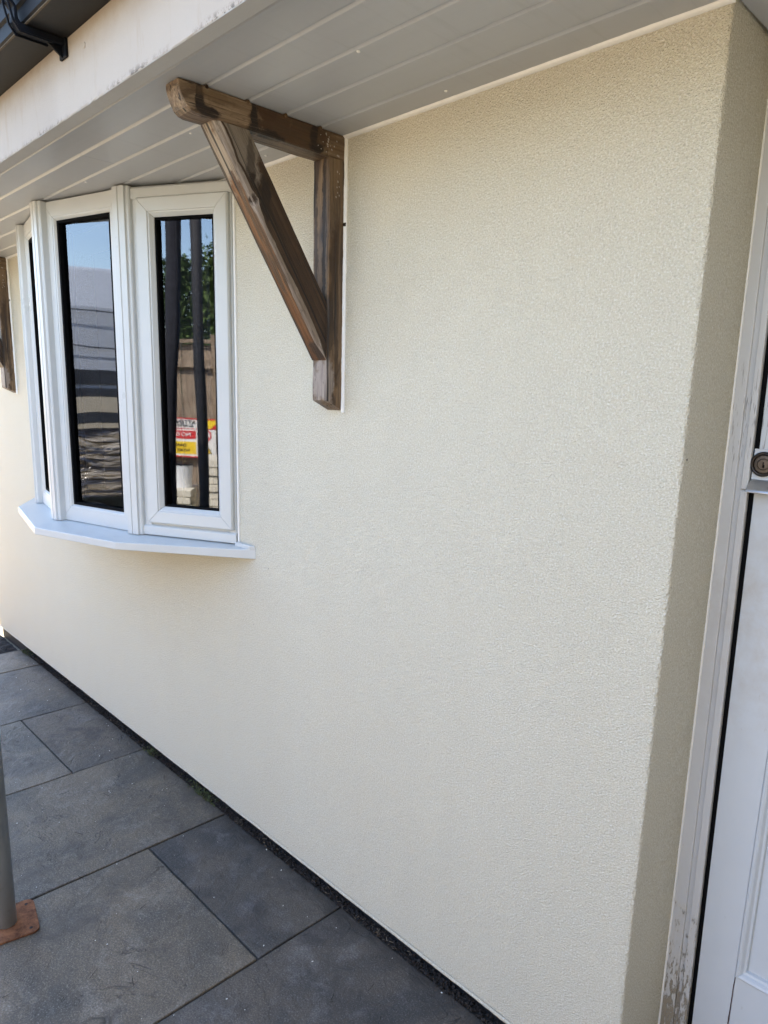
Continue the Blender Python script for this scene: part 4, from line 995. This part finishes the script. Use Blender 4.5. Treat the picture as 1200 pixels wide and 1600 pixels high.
# high sided white van on the drive
van = empty('white_van', (-6.5, -5.5, -0.045)); van.rotation_euler = (0, 0, R(-41))
VW = plain('van_white', (0.34, 0.37, 0.42), 0.25, grain=0.03); VD = plain('van_dark', (0.035, 0.04, 0.05), 0.3, grain=0.3, gs=3); VW2 = Mat('lacquer_painted_glints', 0.08, 0.9)
VW2.col(VW2.mix(VW2.ramp(VW2.noise(VW2.coord((1.0, 1.0, 6.0)), 1.7, 5, 0.6, 1.2), [(0.47, 0.0), (0.56, 1.0)]), (0.03, 0.032, 0.042), (0.36, 0.32, 0.26))); VW2.bump(VW2.noise(VW2.coord((1, 1, 3.5)), 2.2, 3, 0.5, 1.5), 1.0, 0.10); VW2 = VW2.m  # pale wavy bands put rippled glints and reflections into the colour
VS = plain('van_stone', (0.40, 0.36, 0.28), 0.5)
m = MB(); m.prism([(-1.0, 0.45), (1.0, 0.45), (1.02, 1.2), (0.97, 2.3), (0.80, 2.75), (-0.80, 2.75), (-0.97, 2.3), (-1.02, 1.2)], lambda u, v, t: (t, u, v), -2.9, 2.2); m.build('body', VW, van, bevel=0.04, seg=3)
m = MB(); m.prism([(-0.95, 0.45), (0.95, 0.45), (0.95, 1.15), (0.80, 1.95), (-0.80, 1.95), (-0.95, 1.15)], lambda u, v, t: (t, u*(1-0.12*(t-2.2)), v-(t-2.2)*0.55*(1 if v > 1.2 else 0.0)), 2.2, 3.3); m.build('cab', VW, van, bevel=0.05, seg=3)
for z0, z1, mt in ((1.50, 1.66, VD), (1.36, 1.45, VD), (1.19, 1.355, VS), (1.085, 1.185, VD), (1.03, 1.08, VS), (0.25, 1.025, VW2)):
    for sgn in (-1, 1): MB().box(-2.8, 2.1, sgn*1.022, sgn*1.032, z0, z1).build('side_stripe', mt, van)
for z in (1.9, 2.25):
    for sgn in (-1, 1): MB().box(-2.8, 2.1, sgn*1.03-0.004, sgn*1.03+0.004, z, z+0.012).build('side_rib', VD, van)
for x in (-1.9, 2.3):
    for sgn in (-1, 1):
        m = MB(); m.tube((x, sgn*0.78, 0.34), (x, sgn*1.0, 0.34), 0.34, 24); w_ = m.build('wheel', VD, van); m = MB(); m.tube((x, sgn*1.0, 0.34), (x, sgn*1.01, 0.34), 0.19, 18); m.build('rim', M['chrome'], w_)
tag(van, 'high sided white van with dark side stripes parked on the drive', 'van')
# black tarpaulin heap
m = MB(); n = 36; vs = []
for j in range(n+1):
    for i in range(n+1):
        u, v = i/n*2-1, j/n*2-1; r_ = math.hypot(u, v); vs.append((u*0.8, v*0.55, max(0, (1-r_))**0.6*0.55*(0.8+0.5*fnoise(u*2.2, v*2.2))+0.03*fnoise(u*8, v*8) - (0.02 if r_ > 1 else 0)))
m.add(vs, [(j*(n+1)+i, j*(n+1)+i+1, (j+1)*(n+1)+i+1, (j+1)*(n+1)+i) for j in range(n) for i in range(n)])
o = m.build('tarpaulin', plain('black_sheet', (0.02, 0.02, 0.022), 0.22), smooth=True); o.location = (-4.5, -3.15, -0.04)
tag(o, 'crumpled black plastic sheet heaped on the drive', 'tarpaulin')
